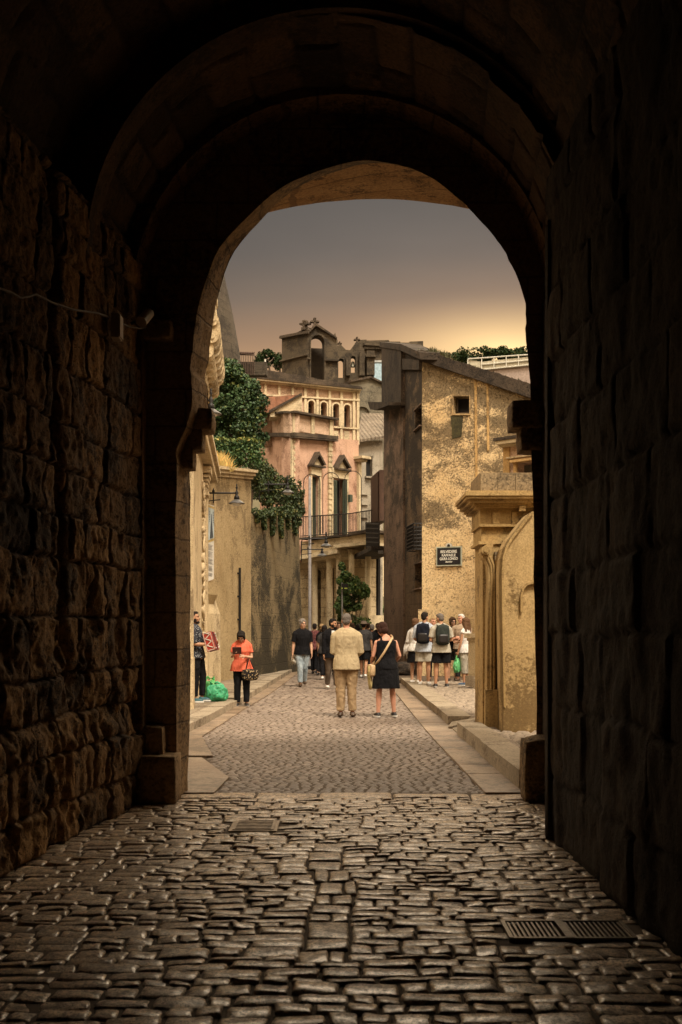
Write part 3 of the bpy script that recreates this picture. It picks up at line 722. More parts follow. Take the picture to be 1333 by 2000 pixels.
# poster: picture above, paragraphs of fine print below
po = thing('poster', 'long framed poster with a tower picture above fine print on the ochre wall', 'poster', yw.P(404, 1060, 0))
mb = MB(); yw.pquad(mb, (398, 984), (412, 988), (411.5, 1131), (397, 1137), .03, .09); mb.build('board', plain('poster_white', (.62, .60, .55), .6, 0, .06, 0, 3), po)
mb = MB(); yw.pquad(mb, (399.2, 986), (411.4, 990), (411.2, 1056), (399, 1060), .092, .10); mb.build('picture_frame', plain('poster_gilt', (.42, .30, .10), .5), po)
mb = MB(); yw.pquad(mb, (400, 991), (410.7, 995), (410.4, 1051), (399.8, 1055), .102, .11); mb.build('picture', plain('poster_sky', (.40, .47, .50), .6, 0, .2, 0, 4), po)
mb = MB()
yw.pquad(mb, (404.6, 1016), (405.8, 1016), (408.4, 1050), (402.0, 1052), .112, .118); yw.pquad(mb, (405.0, 1004), (405.4, 1004), (405.9, 1018), (404.5, 1018), .112, .118)
for k in range(7): yw.pquad(mb, (400.6, 998 + k * 3.2), (402.4, 998.5 + k * 3.2), (402.4, 999.6 + k * 3.2), (400.6, 999.1 + k * 3.2), .112, .116); yw.pquad(mb, (407.8, 1000 + k * 3.2), (409.8, 1000.5 + k * 3.2), (409.8, 1001.6 + k * 3.2), (407.8, 1001.1 + k * 3.2), .112, .116)
mb.build('picture_ink', plain('poster_ink', (.05, .06, .07), .7), po)
mb = MB(); rnd = random.Random(12); y = 1063.0; k = 0
while y < 1125:
    if k % 6 != 5: yw.pquad(mb, (399.5, y), (399.5 + rnd.uniform(7, 11), y + 2), (399.5 + rnd.uniform(7, 11), y + 2.9), (399.5, y + .9), .092, .096)
    y += 2.3; k += 1
mb.build('text_line', plain('print_grey', (.16, .16, .16), .7), po)

# bracket street lamps
def lamp(name, base_px, Y, arm, label, drop=.22, rad=.21):
    """arm reaches along +x from the wall point; saucer shade hangs at its end"""
    b = W(base_px[0], base_px[1], Y); t = thing('bracket_lamp', label, 'street lamp', b, 'wall lamps along the street')
    mb = MB(); mb.tube([b + Vector((0, 0, -.5)), b + Vector((0, 0, -.12)), b + Vector((.05, 0, 0)), b + Vector((arm, 0, 0))], .022, 8)
    mb.tube([b + Vector((0, 0, -.22)), b + Vector((arm * .52, 0, -.17))], .014, 6); mb.tube([b + Vector((arm * .32, 0, -.26)), b + Vector((arm * .32, 0, .12))], .016, 6)
    mb.ell(b + Vector((arm * .32, 0, .05)), .035, .035, .05, None, 8, 6); mb.build('arm', M_dark, t)
    e = b + Vector((arm, 0, 0)); mb = MB()
    mb.lathe(e, [(.004, .24), (.02, .21), (.012, .17), (.035, .14), (.012, .10), (.03, .04), (.055, 0), (.03, -.05), (.06, -.08), (.075, -.16), (.03, -.18)], 12); mb.build('finial', M_dark, t, smooth=True)
    mb = MB(); mb.lathe(e, [(.03, -.15), (.09, -.18), (rad * .8, -.235), (rad, -.26), (rad, -.275), (rad * .78, -.255), (.09, -.20)], 20); mb.build('lamp_shade', M_lampsh, t, smooth=True)
    mb = MB(); mb.lathe(e, [(.02, -.22), (.12, -.245), (.135, -.28), (.09, -.32), (.02, -.335)], 14); mb.build('glass', M_white, t, smooth=True)
    return t
L1 = lamp('bracket_lamp', (396, 963), 29.0, .88, 'black bracket lamp with saucer shade above the poster on the ochre wall')
L0 = copy_thing(L1, (-3.42, 22.0, W(400, 782, 22.0).z), 'bracket lamp with pale saucer under the scrolled church balcony')
copy_thing(L1, W(507, 946, 35.0), 'bracket lamp with saucer shade against the dark vines')
copy_thing(L1, W(589, 1052, 40.0), 'upper of the two small bracket lamps at the far end of the masonry wall')
copy_thing(L1, W(589, 1073, 41.0), 'lower of the two small bracket lamps at the far end of the masonry wall').scale = (.86,) * 3

# ------------------------------------------------------------------ foliage
def leaf_cloud(name, clumps, mat, parent=None, seed=0, base=None, size=.16, droop=.3):
    """clumps: (centre, (rx,ry,rz), number). leaf-sized folded faces in a shell-weighted cloud"""
    r = np.random.default_rng(seed); V = []; 
    for c, rad, n in clumps:
        d = r.normal(size=(n, 3)); d /= np.linalg.norm(d, axis=1, keepdims=True)
        rr = r.uniform(.35, 1, (n, 1)) ** .5
        p = np.array(c) + d * rr * np.array(rad)
        nrm = d * .6 + r.normal(size=(n, 3)) * .6; nrm[:, 2] += .3; nrm /= np.linalg.norm(nrm, axis=1, keepdims=True)
        t = np.cross(nrm, r.normal(size=(n, 3))); t[:, 2] -= droop; t /= np.linalg.norm(t, axis=1, keepdims=True)
        b = np.cross(nrm, t); b /= np.linalg.norm(b, axis=1, keepdims=True)
        s = size * r.uniform(.6, 1.25, (n, 1))
        fold = nrm * s * .18
        V.append(np.stack([p - t * s * .5, p - b * s * .36 + fold, p + t * s * .55, p + b * s * .36 + fold], 1))
    V = np.concatenate(V); n = len(V)
    q = np.arange(n)[:, None] * 4
    Fc = np.concatenate([q + np.array([[0, 1, 2]]), q + np.array([[0, 2, 3]])])
    return link_mesh(name, V.reshape(-1, 3), Fc, mat, parent, base=base)
def clumps_in(c, rad, k, sub, n, seed, shell=.55):
    r = random.Random(seed); out = []
    for _ in range(k):
        while True:
            d = Vector((r.gauss(0, 1), r.gauss(0, 1), r.gauss(0, 1)))
            if d.length > .1: break
        d.normalize(); q = r.uniform(shell, 1) 
        s = sub * r.uniform(.65, 1.3)
        out.append(((c[0] + d.x * rad[0] * q, c[1] + d.y * rad[1] * q, c[2] + d.z * rad[2] * q), (s, s, s * .8), int(n * r.uniform(.7, 1.3))))
    return out
M_bark = plain('bark', (.09, .065, .045), .9, 0, .4, .6, 12)
M_fig = leafmat('fig_leaf', (.010, .03, .010), (.06, .11, .035))
M_ivy = leafmat('ivy_leaf', (.02, .05, .014), (.06, .115, .03))
M_bush = leafmat('bush_leaf', (.03, .075, .02), (.11, .17, .045))
M_pine = leafmat('pine_needle', (.012, .025, .008), (.03, .05, .016), .1)
M_dry = leafmat('dry_grass', (.38, .27, .09), (.55, .42, .16), .1)
tag(link_mesh('garden_terrace', [(-8, 34, 4.6), (-3.6, 29.4, 5.3), (-2.7, 34, 5.0), (-1.9, 40.3, 4.6), (-2.6, 46, 4.6), (-8, 46, 4.8)], [(0, 1, 2, 3, 4, 5)], plain('terrace_soil', (.09, .07, .04), .95, scale=3)), 'raised garden soil behind the street walls', kind='structure')
def tree(name, label, base, h, crowns, mat, size, seed, trunk_r=.16, cat='tree', group=None):
    t = thing(name, label, cat, base, group); b = Vector(base); rnd = random.Random(seed)
    mb = MB(); top = b + Vector((.1, 0, h)); mb.tube([b + Vector((0, 0, -.15)), b.lerp(top, .35) + Vector((.08, .05, 0)), b.lerp(top, .7), top], [trunk_r, trunk_r * .8, trunk_r * .5, trunk_r * .2], 8)
    for c, rad, k, sub, n in crowns:
        s_ = b.lerp(top, rnd.uniform(.3, .6)); e = Vector(c); mb.tube([s_, s_.lerp(e, .5) + Vector((0, 0, .15)), e], [trunk_r * .45, trunk_r * .3, trunk_r * .1], 6)
    mb.build('trunk', M_bark, t)
    cl = []
    for i, (c, rad, k, sub, n) in enumerate(crowns): cl += clumps_in(c, rad, k, sub, n, seed + i)
    leaf_cloud('crown', cl, mat, t, seed, size=size)
    return t
Yt = 36.5
def wc(px, py, Y=Yt): return tuple(W(px, py, Y))
tree('fig_tree', 'large dark green fig tree rising behind the ochre wall', (W(450, 1000, Yt).x, Yt, 4.9), 3.6,
     [(wc(440, 775), (.75, .8, 1.0), 34, .30, 138), (wc(475, 800), (.7, .8, .95), 34, .30, 138), (wc(418, 820), (.55, .8, .7), 22, .30, 126), (wc(490, 850), (.42, .7, .5), 18, .26, 126), (wc(450, 730), (.6, .6, .5), 20, .26, 126), (wc(450, 850), (.75, .7, .5), 22, .3, 126)], M_fig, .115, 3)
hd = thing('hedge', 'dense trimmed ivy hedge above the ochre wall coping', 'hedge', (W(455, 915, 34).x, 34, 5.2))
leaf_cloud('foliage', [(wc(x, 890 + 3 * math.sin(x), 34.2), (.22, .3, .42), 380) for x in range(398, 512, 9)] + [(wc(x, 868, 34.3), (.2, .3, .16), 200) for x in range(400, 510, 10)], M_ivy, hd, 5, size=.075)
leaf_cloud('fresh_tip', [(wc(x, 860 + 2 * math.sin(x * 3), 34.2), (.22, .3, .05), 45) for x in range(400, 505, 11)], leafmat('fresh_ivy', (.09, .13, .03), (.18, .2, .05)), hd, 6, size=.09)
dg = MB(); rnd = random.Random(3)
V = []; Fc = []
for k in range(900):
    px = rnd.gauss(424, 15); Y = rnd.uniform(30.2, 31.4)
    if not 396 < px < 455: continue
    b = W(px, 921, Y); h = rnd.uniform(.15, .62) * (1 - ((px - 424) / 36) ** 2 * .7); w = .012; dx, dy = rnd.gauss(0, .12), rnd.gauss(0, .08); n = len(V)
    V += [b + Vector((-w, 0, 0)), b + Vector((w, 0, 0)), b + Vector((dx * .5 + w * .7, dy * .5, h * .65)), b + Vector((dx * .5 - w * .7, dy * .5, h * .65)), b + Vector((dx, dy, h))]
    Fc += [(n, n + 1, n + 2, n + 3), (n + 3, n + 2, n + 4)]
o = link_mesh('dry_grass', V, Fc, M_dry, recalc=False, base=W(424, 921, 30.8)); tag(o, 'tuft of yellow dry grass on top of the ochre wall', 'grass', kind='stuff')
vn = thing('climbing_vine', 'dark climbing vine spilling over the notched masonry wall', 'vine', (W(535, 1000, 37.5).x, 37.5, 4.7))
rnd = random.Random(8); cl = []
for k in range(95):
    t = rnd.random(); px = 494 + 88 * t; py = 935 + 38 * t + rnd.gauss(0, 17) + (8 if px > 560 else 0); Y = 34.2 + 6 * t + rnd.uniform(.1, .8)
    cl.append((tuple(W(px, min(py, 1000), Y)), (.20, .28, .18), 130))
for k in range(34):
    t = rnd.random(); px = 492 + 94 * t; cl.append((tuple(gw.P(px, 1001 + rnd.uniform(-5, 7), .06)), (.16, .14, .12), 90))
for px, l in ((512, 32), (529, 44), (545, 52), (560, 30), (573, 46), (582, 26), (500, 20)):
    for j in range(int(l / 6)): cl.append((tuple(gw.P(px + rnd.uniform(-2, 2), 1004 + j * 6, .06)), (.10, .10, .12), 70))
for px, y0, y1 in ((589, 940, 985), (594, 960, 992)):
    for y in range(y0, y1, 6): cl.append((tuple(W(px + math.sin(y * .1) * 2 - (y1 - y) * .08, y, 39.6)), (.06, .06, .08), 14))
leaf_cloud('foliage', cl, leafmat('vine_leaf', (.012, .03, .009), (.075, .10, .03)), vn, 9, size=.085)
mb = MB()
for px in (515, 545, 570): mb.tube([gw.P(px, 1010, -.4), gw.P(px + 3, 960, -.4), W(px - 6, 930, 36.5)], .03, 6)
mb.build('stem', M_bark, vn)
# conical tower, railing, far trees on the left skyline
tw = thing('stone_tower', 'sloping dark rubble tower rising behind the church front', 'tower', (-7.1, 40, 4.7))
M_rub = stone('dark_rubble', (.11, .088, .062), (.07, .055, .04), (.03, .024, .018), block=(.5, .3), udir=(1, .2), stain=.6, bump=.8, streak=.4)
cxr = W(330, 600, 40).x
r0 = W(440, 545, 40).x - cxr; mb = MB()
zs = [W(0, y, 40).z for y in (880, 760, 697, 620, 545, 480, 400)]; xs = [478, 475, 470, 456.5, 440, 427, 412]
mb.lathe((cxr, 40, 0), [(W(x, 0, 40).x - cxr, z) for x, z in zip(xs, zs)], 36); mb.build('wall', M_rub, tw, smooth=True)
rl = thing('iron_railing', 'rusty iron railing of upright bars on the roof behind the fig tree', 'railing', W(483, 712, 42))
mb = MB()
for k in range(9): p = W(469.5 + k * 3.4, 716, 42); mb.tube([p + Vector((0, 0, -.3)), p + Vector((0, 0, .55))], .014, 5)
for y in (688, 693): mb.tube([W(468, y, 42), W(498, y + 1, 42)], .016, 5)
for k in range(8): mb.lathe(W(471.2 + k * 3.4, 690.5, 42), [(.03, -.03), (.045, 0), (.03, .03)], 8)
mb.build('bars', plain('rusty_iron', (.09, .055, .04), .7, .3), rl)
mb = MB(); mb.box(W(483, 722, 42.3), (1.5, .4, .5)); mb.build('plinth', M_rub, rl)
# ------------------------------------------------------------------ pink palazzo
M_pink = stone('pink_plaster', (.60, .39, .285), (.48, .30, .21), (.17, .085, .055), stain=.35, streak=.35, bump=.35, pits=.25)
M_pinkp = stone('pale_pink_plaster', (.61, .44, .32), (.50, .35, .245), (.18, .11, .07), stain=.4, streak=.4, bump=.35, pits=.25)
M_cream = stone('cream_stone', (.64, .54, .36), (.52, .42, .27), (.17, .13, .085), stain=.3, streak=.3, bump=.35, pits=.2)
M_rust = stone('rusticated_stone', (.62, .51, .33), (.52, .41, .25), (.12, .09, .055), udir=(1, -.05), block=(3.0, .40), stain=.3, bump=.6, streak=.2, pits=.15, joint=.03)
M_cop = stone('grey_coping', (.12, .088, .06), (.065, .048, .034), (.025, .02, .015), stain=.6, streak=.5, bump=.7)
def tilemat(name, c1, c2, udir):
    g = newmat(name); p = g.pos(); sx = g.n('ShaderNodeSeparateXYZ', {0: p})
    u = g.math('ADD', g.math('MULTIPLY', sx.outputs[0], udir[0]), g.math('MULTIPLY', sx.outputs[1], udir[1]))
    w = g.math('ABSOLUTE', g.math('SINE', g.math('MULTIPLY', u, 16.0)))
    n = g.noise(p, 5, 5, .7); n2 = g.noise(p, 1.2, 3)
    col = g.mix(g.rng(n, .35, .65), c4(c1), c4(c2)); col = g.mix(g.rng(n2, .45, .7, 0, .6), col, (.06, .05, .035, 1))
    return g.out(col, .9, g.math('ADD', w, g.math('MULTIPLY', n, .5)), 1.0, .08)
M_tile = tilemat('terracotta_tile', (.34, .15, .085), (.20, .10, .06), (.4, .9))
M_tile2 = tilemat('old_tile', (.26, .21, .15), (.15, .115, .085), (1, .2))
M_green = plain('green_shutter', (.045, .06, .04), .6, 0, .25, .1, 10)
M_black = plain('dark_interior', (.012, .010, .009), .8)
pz = thing('pink_palazzo', 'pink two storey palazzo with columned porch and arched attic windows', 'palazzo', (-.9, 48, 0))
A = Fr.px(567, 46.0, 701, 49.0); Bs = Fr.px(508, 51.0, 567, 46.0); U = Fr.px(500, 48.6, 701, 50.4)
def arch_px(cx, hw, top, bot, n=10):
    r = [(cx - hw, bot)] + [(cx - hw * math.cos(PI * i / n), top + hw * (1 - math.sin(PI * i / n))) for i in range(n + 1)] + [(cx + hw, bot)]
    return r
# upper storey with its four arched windows
mb = MB(); arches = [arch_px(607, 6, 783, 815), arch_px(631.5, 6, 786, 818), arch_px(655.5, 6, 789, 832), arch_px(677, 6, 791, 834)]
U.ppoly(mb, [[(500, 742), (500, 870), (701, 870), (701, 764)]] + arches, -.5, 0); mb.build('upper_wall', M_pinkp, pz)
mb = MB(); U.ppoly(mb, [[(500, 742), (500, 870), (701, 870), (701, 764)]], -.62, -.55); wdk = mb.build('window_recess', plain('window_shade', (.06, .05, .042), .6), pz)
for i, (cx, t, bt) in enumerate(((607, 783, 815), (631.5, 786, 818), (655.5, 789, 832), (677, 791, 834))):
    mb = MB(); outer_a = arch_px(cx, 8.2, t - 3, bt); inner = arch_px(cx, 6, t, bt)
    U.ppoly(mb, [outer_a + inner[::-1]], 0, .10); w = mb.build('arched_window', M_cream, pz)
    mb = MB(); U.pbox(mb, cx - .6, cx + .6, t + 2, bt, -.4, -.34); U.pbox(mb, cx - 6, cx + 6, t + 10, t + 11.5, -.4, -.34); mb.build('frame', M_cream, w)
    mb = MB(); U.ppoly(mb, [arch_px(cx, 6, t, bt)], -.45, -.42); mb.build('pane', plain('dusty_pane', (.05, .045, .038), .25), w)
mb = MB()
for x in (596, 619.5, 643.5, 666.5, 690.5, 698.5): U.ppoly(mb, [[(x - 2.4, 742 + (x - 500) * .11), (x - 2.4, 866), (x + 2.4, 866), (x + 2.4, 742 + (x - 500) * .11)]], 0, .09)
for x in (518, 545, 571): U.ppoly(mb, [[(x - 2.2, 744), (x - 2.2, 772), (x + 2.2, 772), (x + 2.2, 744)]], 0, .09)
mb.build('pilaster', M_cream, pz)
mb = MB()
def uband(y0, y1, h, d0, d1, x0=500, x1=701.5): U.ppoly(mb, [[(x0, y0), (x1, y1), (x1, y1 + h), (x0, y0 + h)]], d0, d1)
uband(741, 761, 4, 0, .30); uband(745, 765, 3, 0, .18); uband(770, 781, 3, 0, .12); mb.build('cornice', M_cream, pz)
mb = MB(); U.ppoly(mb, [jag([(500, 722), (701, 758), (703, 763), (500, 742)], 0, 1, .8, 6, 5)], -.9, .34); mb.build('roof', M_cop, pz)
mb = MB(); U.pbox(mb, 647, 700, 835, 838, 0, .12); U.pbox(mb, 648, 700, 864, 868, 0, .16)
for x in (655.5, 677): U.pbox(mb, x - 5, x + 5, 842, 862, 0, .05)
mb.build('sill', M_cream, pz)
# lean-to roof against the attic
T = Fr.px(500, 47.4, 592, 47.6); mb = MB()
q = [T.P(505, 777), T.P(588, 770), T.P(528, 806), T.P(505, 806)]; mb.poly([[v + Vector((0, .0, 0)) for v in q]], (0, 1.0, .12)); mb.build('tiled_roof', M_tile, pz)
mb = MB(); T.ppoly(mb, [[(528, 807), (588, 773), (590, 773), (590, 815), (528, 815)]], -.9, .12); mb.build('gable', M_cop if False else M_cream, pz)
mb = MB(); T.pquad(mb, (526, 803), (589, 769), (590, 773), (527, 808), -.6, .22); mb.build('verge', M_cop, pz)
# lower storey front, side, terrace parapet
wins = [[(606.5, 931), (606.5, 1052), (621.5, 1052), (621.5, 931)], [(648, 937), (648, 1048), (675, 1048), (675, 937)]]
mb = MB(); A.ppoly(mb, [[(567, 852), (567, 1100), (701, 1090), (701, 860), (652, 856)]] + wins, -.5, 0); mb.build('wall', M_pink, pz)
mb = MB(); Bs.ppoly(mb, [[(508, 850), (508, 1100), (567, 1100), (567, 852)]], -.4, 0); mb.build('wall', M_pink, pz)
mb = MB(); A.ppoly(mb, [[(567, 805), (567, 856), (653, 858), (653, 821)]], -.4, 0); Bs.ppoly(mb, [[(508, 812), (508, 856), (567, 852), (567, 805)]], -.4, 0); mb.build('terrace_parapet', M_pinkp, pz)
mb = MB()
for fr, pts in ((A, [(567, 845.5), (653, 853), (653, 860), (567, 853)]), (A, [(567, 854), (653, 861), (653, 863), (567, 856)]), (A, [(567, 803), (654, 818), (654, 822), (567, 807)]), (Bs, [(508, 846), (567, 845.5), (567, 853), (508, 853)]), (Bs, [(508, 810), (567, 803), (567, 807), (508, 814)])):
    fr.ppoly(mb, [pts], 0, .26)
mb.build('moulding', M_cop, pz)
mb = MB()
for x, y in ((573, 806), (609, 812), (645, 818)): A.ppoly(mb, [[(x - 3, y), (x - 3, y + 42), (x + 3, y + 42), (x + 3, y)]], 0, .1)
A.pbox(mb, 567.5, 576, 858, 1052, 0, .08); A.pbox(mb, 640.5, 646.5, 862, 1050, 0, .08); A.pbox(mb, 697, 702, 893, 1050, 0, .14)
for k in range(17): A.pbox(mb, 571, 577.5, 860 + k * 11, 866 + k * 11, 0, .11); A.pbox(mb, 640, 647, 866 + k * 10.4, 871 + k * 10.4, 0, .11)
A.pbox(mb, 691, 709, 893, 898, 0, .5); A.pbox(mb, 694, 706, 898, 903, 0, .35); mb.build('quoin', M_cream, pz)
mb = MB(); A.pbox(mb, 579, 606, 818, 844, 0, .03); A.pbox(mb, 613, 642, 823, 848, 0, .03); mb.build('parapet_panel', M_pinkp, pz)
for cx, a, b, y0, y1, hw in ((614.5, 606.5, 621.5, 931, 1052, 14), (663, 648, 675, 937, 1048, 15)):
    mb = MB(); A.pbox(mb, a - 2.5, a, y0 - 3, y1, 0, .12); A.pbox(mb, b, b + 2.5, y0 - 3, y1, 0, .12); A.pbox(mb, a - 2.5, b + 2.5, y0 - 21, y0 - 2, 0, .14)
    w = mb.build('window', M_cream, pz)
    mb = MB(); yb = y0 - 21
    A.ppoly(mb, [[(cx - hw, yb), (cx, yb - 27), (cx + hw, yb), (cx + hw - 3.5, yb), (cx, yb - 20), (cx - hw + 3.5, yb)]], 0, .30); A.pbox(mb, cx - hw, cx + hw, yb, yb + 3.5, 0, .28); mb.build('pediment', M_cop, w)
    mb = MB(); A.ppoly(mb, [[(cx - hw + 4, yb), (cx, yb - 19), (cx + hw - 4, yb)]], 0, .12); mb.build('tympanum', M_cream, w)
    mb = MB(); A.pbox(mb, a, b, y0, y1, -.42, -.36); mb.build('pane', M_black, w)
    if cx < 650: segs = ((a + .4, b - .4, -.2, -.12),)
    else: segs = ((a - .2, a + 7.5, .02, .10), (b - 6.5, b + .2, .02, .10))
    for sa, sb, d0, d1 in segs:
        mb = MB(); A.pbox(mb, sa, sb, y0 + 1, y1, d0, d1)
        for k in range(38): A.pbox(mb, sa + .8, sb - .8, y0 + 3 + k * 3, y0 + 4.4 + k * 3, d1, d1 + .025)
        mb.build('shutter', M_green, w)
    if cx > 650:
        mb = MB(); A.pbox(mb, 659.2, 660.8, y0, y1, -.2, -.1); mb.build('curtain', M_white, w)
mb = MB(); A.pbox(mb, 676, 681, 967, 981, 0, .25); mb.build('meter_box', M_green, pz)
# balcony with its railing
BL = Fr.px(585, 45.75, 680, 44.1); BR = Fr.px(680, 44.1, 726, 43.2)
mb = MB(); BL.ppoly(mb, [[(585, 1050), (680, 1043), (680, 1047), (585, 1054)]], -2.2, 0); BR.ppoly(mb, [[(680, 1041), (722, 1034), (722, 1039), (680, 1046)]], -2.8, 0); mb.build('balcony_floor', M_cop, pz)
mb = MB()
for k in range(32): x = 586 + k * 3.0; y = 1050 - (x - 585) * .073; mb.tube([BL.P(x, y, -.06), BL.P(x, y - 40, -.06)], .014, 5)
for k in range(16): x = 681 + k * 2.8; y = 1042 - (x - 680) * .16; mb.tube([BR.P(x, y, -.06), BR.P(x, y - 38, -.06)], .014, 5)
mb.tube([BL.P(585, 1009.5, -.06), BL.P(680, 1003, -.06), BR.P(725, 996, -.06)], .022, 6); mb.tube([BL.P(585, 1047, -.06), BL.P(680, 1040, -.06), BR.P(725, 1033, -.06)], .018, 6); mb.build('balcony_railing', plain('railing_iron', (.04, .032, .028), .6, .4), pz)
# columned porch
C1 = Fr.px(589, 46.0, 664, 44.6); C2 = Fr.px(664, 44.6, 722, 43.6)
mb = MB(); C1.ppoly(mb, [[(589, 1058), (664, 1050), (664, 1076), (589, 1088)]], -1.9, 0); C2.ppoly(mb, [[(664, 1049), (722, 1042), (722, 1064), (664, 1072)]], -2.4, 0)
C1.ppoly(mb, [[(588, 1086), (666, 1073), (666, 1081), (588, 1094)]], -1.9, .22); C2.ppoly(mb, [[(660, 1064), (724, 1058), (724, 1064), (660, 1071)]], -2.4, .25); C1.ppoly(mb, [[(589, 1094), (664, 1081), (664, 1088), (589, 1100)]], -1.9, -.04); mb.build('entablature', M_cream, pz)
mb = MB()
WB = Fr.px(585, 47.0, 724, 45.4); WB.ppoly(mb, [[(585, 1050), (585, 1299), (724, 1299), (724, 1045)], arch_px(620.5, 6.5, 1112, 1298), arch_px(648, 5, 1108, 1298)], -.5, 0); mb.build('porch_wall', M_rust, pz)
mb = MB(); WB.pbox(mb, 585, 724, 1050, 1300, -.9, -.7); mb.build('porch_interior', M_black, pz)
for fr, cx, hw, t in ((C1, 607, 6.2, 1094), (C1, 636, 7, 1090), (C1, 654, 6, 1087), (C2, 679, 6.4, 1074), (C2, 711.5, 6.6, 1070)):
    p = fr.P(cx, 1229, -.25); r = hw / F * p.y; zt = fr.P(cx, t, -.25).z; mb = MB()
    mb.lathe((p.x, p.y, 0), [(r * 1.25, -.05), (r * 1.25, .12), (r * 1.1, .2), (r, .28), (r * .99, 1.2), (r * .88, zt - .22), (r * .95, zt - .18), (r * .9, zt - .16), (r * 1.05, zt - .1), (r * 1.12, zt - .06)], 20); mb.box((p.x, p.y, zt - .01), (r * 2.4, r * 2.4, .12)); mb.build('column', M_cream, pz, smooth=True)
mb = MB(); C2.pbox(mb, 660, 724, 1202, 1304, -1.2, .12); mb.build('plinth', M_cream, pz)
mb = MB(); mb.hexa([Vector((-3.2, 50.3, 0)), Vector((.5, 52.3, 0)), Vector((.5, 56, 0)), Vector((-3.2, 56, 0)), Vector((-3.2, 50.5, 11.2)), Vector((.5, 52.5, 10.9)), Vector((.5, 56, 10.9)), Vector((-3.2, 56, 11.2))]); mb.build('inner_block', M_pinkp, pz)

# light arches strung before the palazzo
def larch(cx, hw, top, bot, Y, label):
    b = W(cx, bot, Y); t = tag(None or thing('light_arch', label, 'light arch', b, 'wire arches before the palazzo'))
    mb = MB(); pts = [W(cx - hw, bot, Y)] + [W(cx - hw * math.cos(PI * i / 12), top + 16 * (1 - math.sin(PI * i / 12)), Y) for i in range(13)] + [W(cx + hw, bot, Y)]
    mb.tube(pts, .016, 5); mb.build('wire', M_dark, t); return t
La = larch(609.5, 16, 926, 1045, 44.4, 'thin wire arch in front of the single shuttered window')
copy_thing(La, W(647, 1042, 44.4), 'thin wire arch in front of the window with open shutters'); copy_thing(La, W(690, 1039, 44.4), 'thin wire arch at the end of the palazzo balcony')

# grey mast before the porch
ms = thing('lamp_mast', 'tall slim grey lamp mast standing before the porch columns', 'lamp post', (W(605, 1229, 42.5).x, 42.5, 0))
x = W(605.5, 0, 42.5).x; mb = MB(); mb.lathe((x, 42.5, 0), [(.10, 0), (.10, 1.0), (.065, 1.05), (.05, W(0, 935, 42.5).z), (.01, W(0, 930, 42.5).z)], 10); mb.build('pole', plain('grey_paint', (.33, .31, .31), .5), ms)
mb = MB(); mb.lathe((x, 42.5, 0), [(.16, .0), (.16, .08), (.11, .12)], 10); mb.build('base', M_dark, ms)
# bush before the porch
bs = [(wc(688, 1165, 42.5), (.50, .6, .62), 34, .20, 130), (wc(672, 1132, 42.5), (.22, .5, .34), 14, .15, 110), (wc(702, 1150, 42.5), (.30, .5, .30), 14, .15, 110), (wc(690, 1235, 42.5), (.62, .6, .75), 40, .22, 110), (wc(667, 1190, 42.5), (.16, .5, .5), 12, .16, 100), (wc(716, 1158, 42.5), (.10, .3, .12), 5, .10, 80), (wc(668, 1106, 42.5), (.08, .3, .16), 5, .09, 70)]
tree('leafy_bush', 'leafy green bush growing against the porch columns', (W(688, 1229, 42.5).x, 42.5, 0), 1.8, bs, M_bush, .10, 21, .05, 'bush')
sp = thing('sign_post', 'slim grey post with a dark sign box beside the bush', 'sign post', (W(668.5, 1229, 41.5).x, 41.5, 0))
mb = MB(); mb.tube([(W(668.5, 0, 41.5).x, 41.5, 0), W(668.5, 1138, 41.5)], .03, 8); mb.build('post', plain('post_grey', (.2, .2, .19), .5), sp)
mb = MB(); mb.box(W(674, 1146, 41.4), (.24, .1, .22)); mb.build('sign_box', M_dark, sp)
mb = MB(); mb.box(W(676, 1149, 41.34), (.12, .012, .04)); mb.box(W(668.5, 1149, 41.36), (.05, .04, .05)); mb.build('stripe', plain('yellow_green', (.35, .42, .08), .5), sp)

# ------------------------------------------------------------------ church bell tower and its neighbours on the skyline
M_bell = stone('bell_tower_stone', (0.124, 0.096, 0.062), (0.072, 0.056, 0.038), (.025, .02, .015), udir=(1, .1), block=(.75, .38), stain=.65, streak=.5, bump=.7, mortar=.3)
M_ash = stone('grey_ashlar', (.22, .195, .14), (.15, .13, .095), (.05, .045, .035), udir=(1, .1), block=(.95, .5), stain=.4, streak=.2, bump=.6, mortar=.8)
def cross(mb, fr, px, base, top, d=-.3, w=None):
    h = base - top; w = w or h * .26
    fr.pbox(mb, px - h * .10, px + h * .10, top, base, d - .12, d + .12); fr.pbox(mb, px - w * 1.4, px + w * 1.4, top + h * .28, top + h * .48, d - .12, d + .12)
    fr.pbox(mb, px - h * .2, px + h * .2, top + h * .78, base + 2, d - .16, d + .16)
    for q, y in ((px, top + h * .06), (px - w * 1.3, top + h * .38), (px + w * 1.3, top + h * .38)): fr.pbox(mb, q - h * .14, q + h * .14, y - h * .06, y + h * .1, d - .13, d + .13)
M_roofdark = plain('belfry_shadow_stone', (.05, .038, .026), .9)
bt = thing('bell_tower', 'old stone bell tower with gabled top and two crosses', 'bell tower', (W(606, 740, 58).x, 58, 0))
Ff = Fr.px(602, 57.0, 660, 57.25); Fs = Fr.px(551, 58.4, 602, 57.0)
mb = MB(); Ff.ppoly(mb, [[(602, 1000), (602, 650), (617, 634), (656, 660), (660, 664), (660, 1000)], arch_px(620.5, 13, 655, 800)], -.7, 0); Fs.ppoly(mb, [[(551, 1000), (551, 661), (602, 651), (602, 1000)]], -.12, 0); mb.build('wall', M_bell, bt)
mb = MB(); Fs.pquad(mb, (551, 657), (603, 647), (603, 652), (550, 662), -.7, .16); Fs.ppoly(mb, [[(551, 659), (584, 642), (593, 637), (602, 650)]], -.9, -.25)
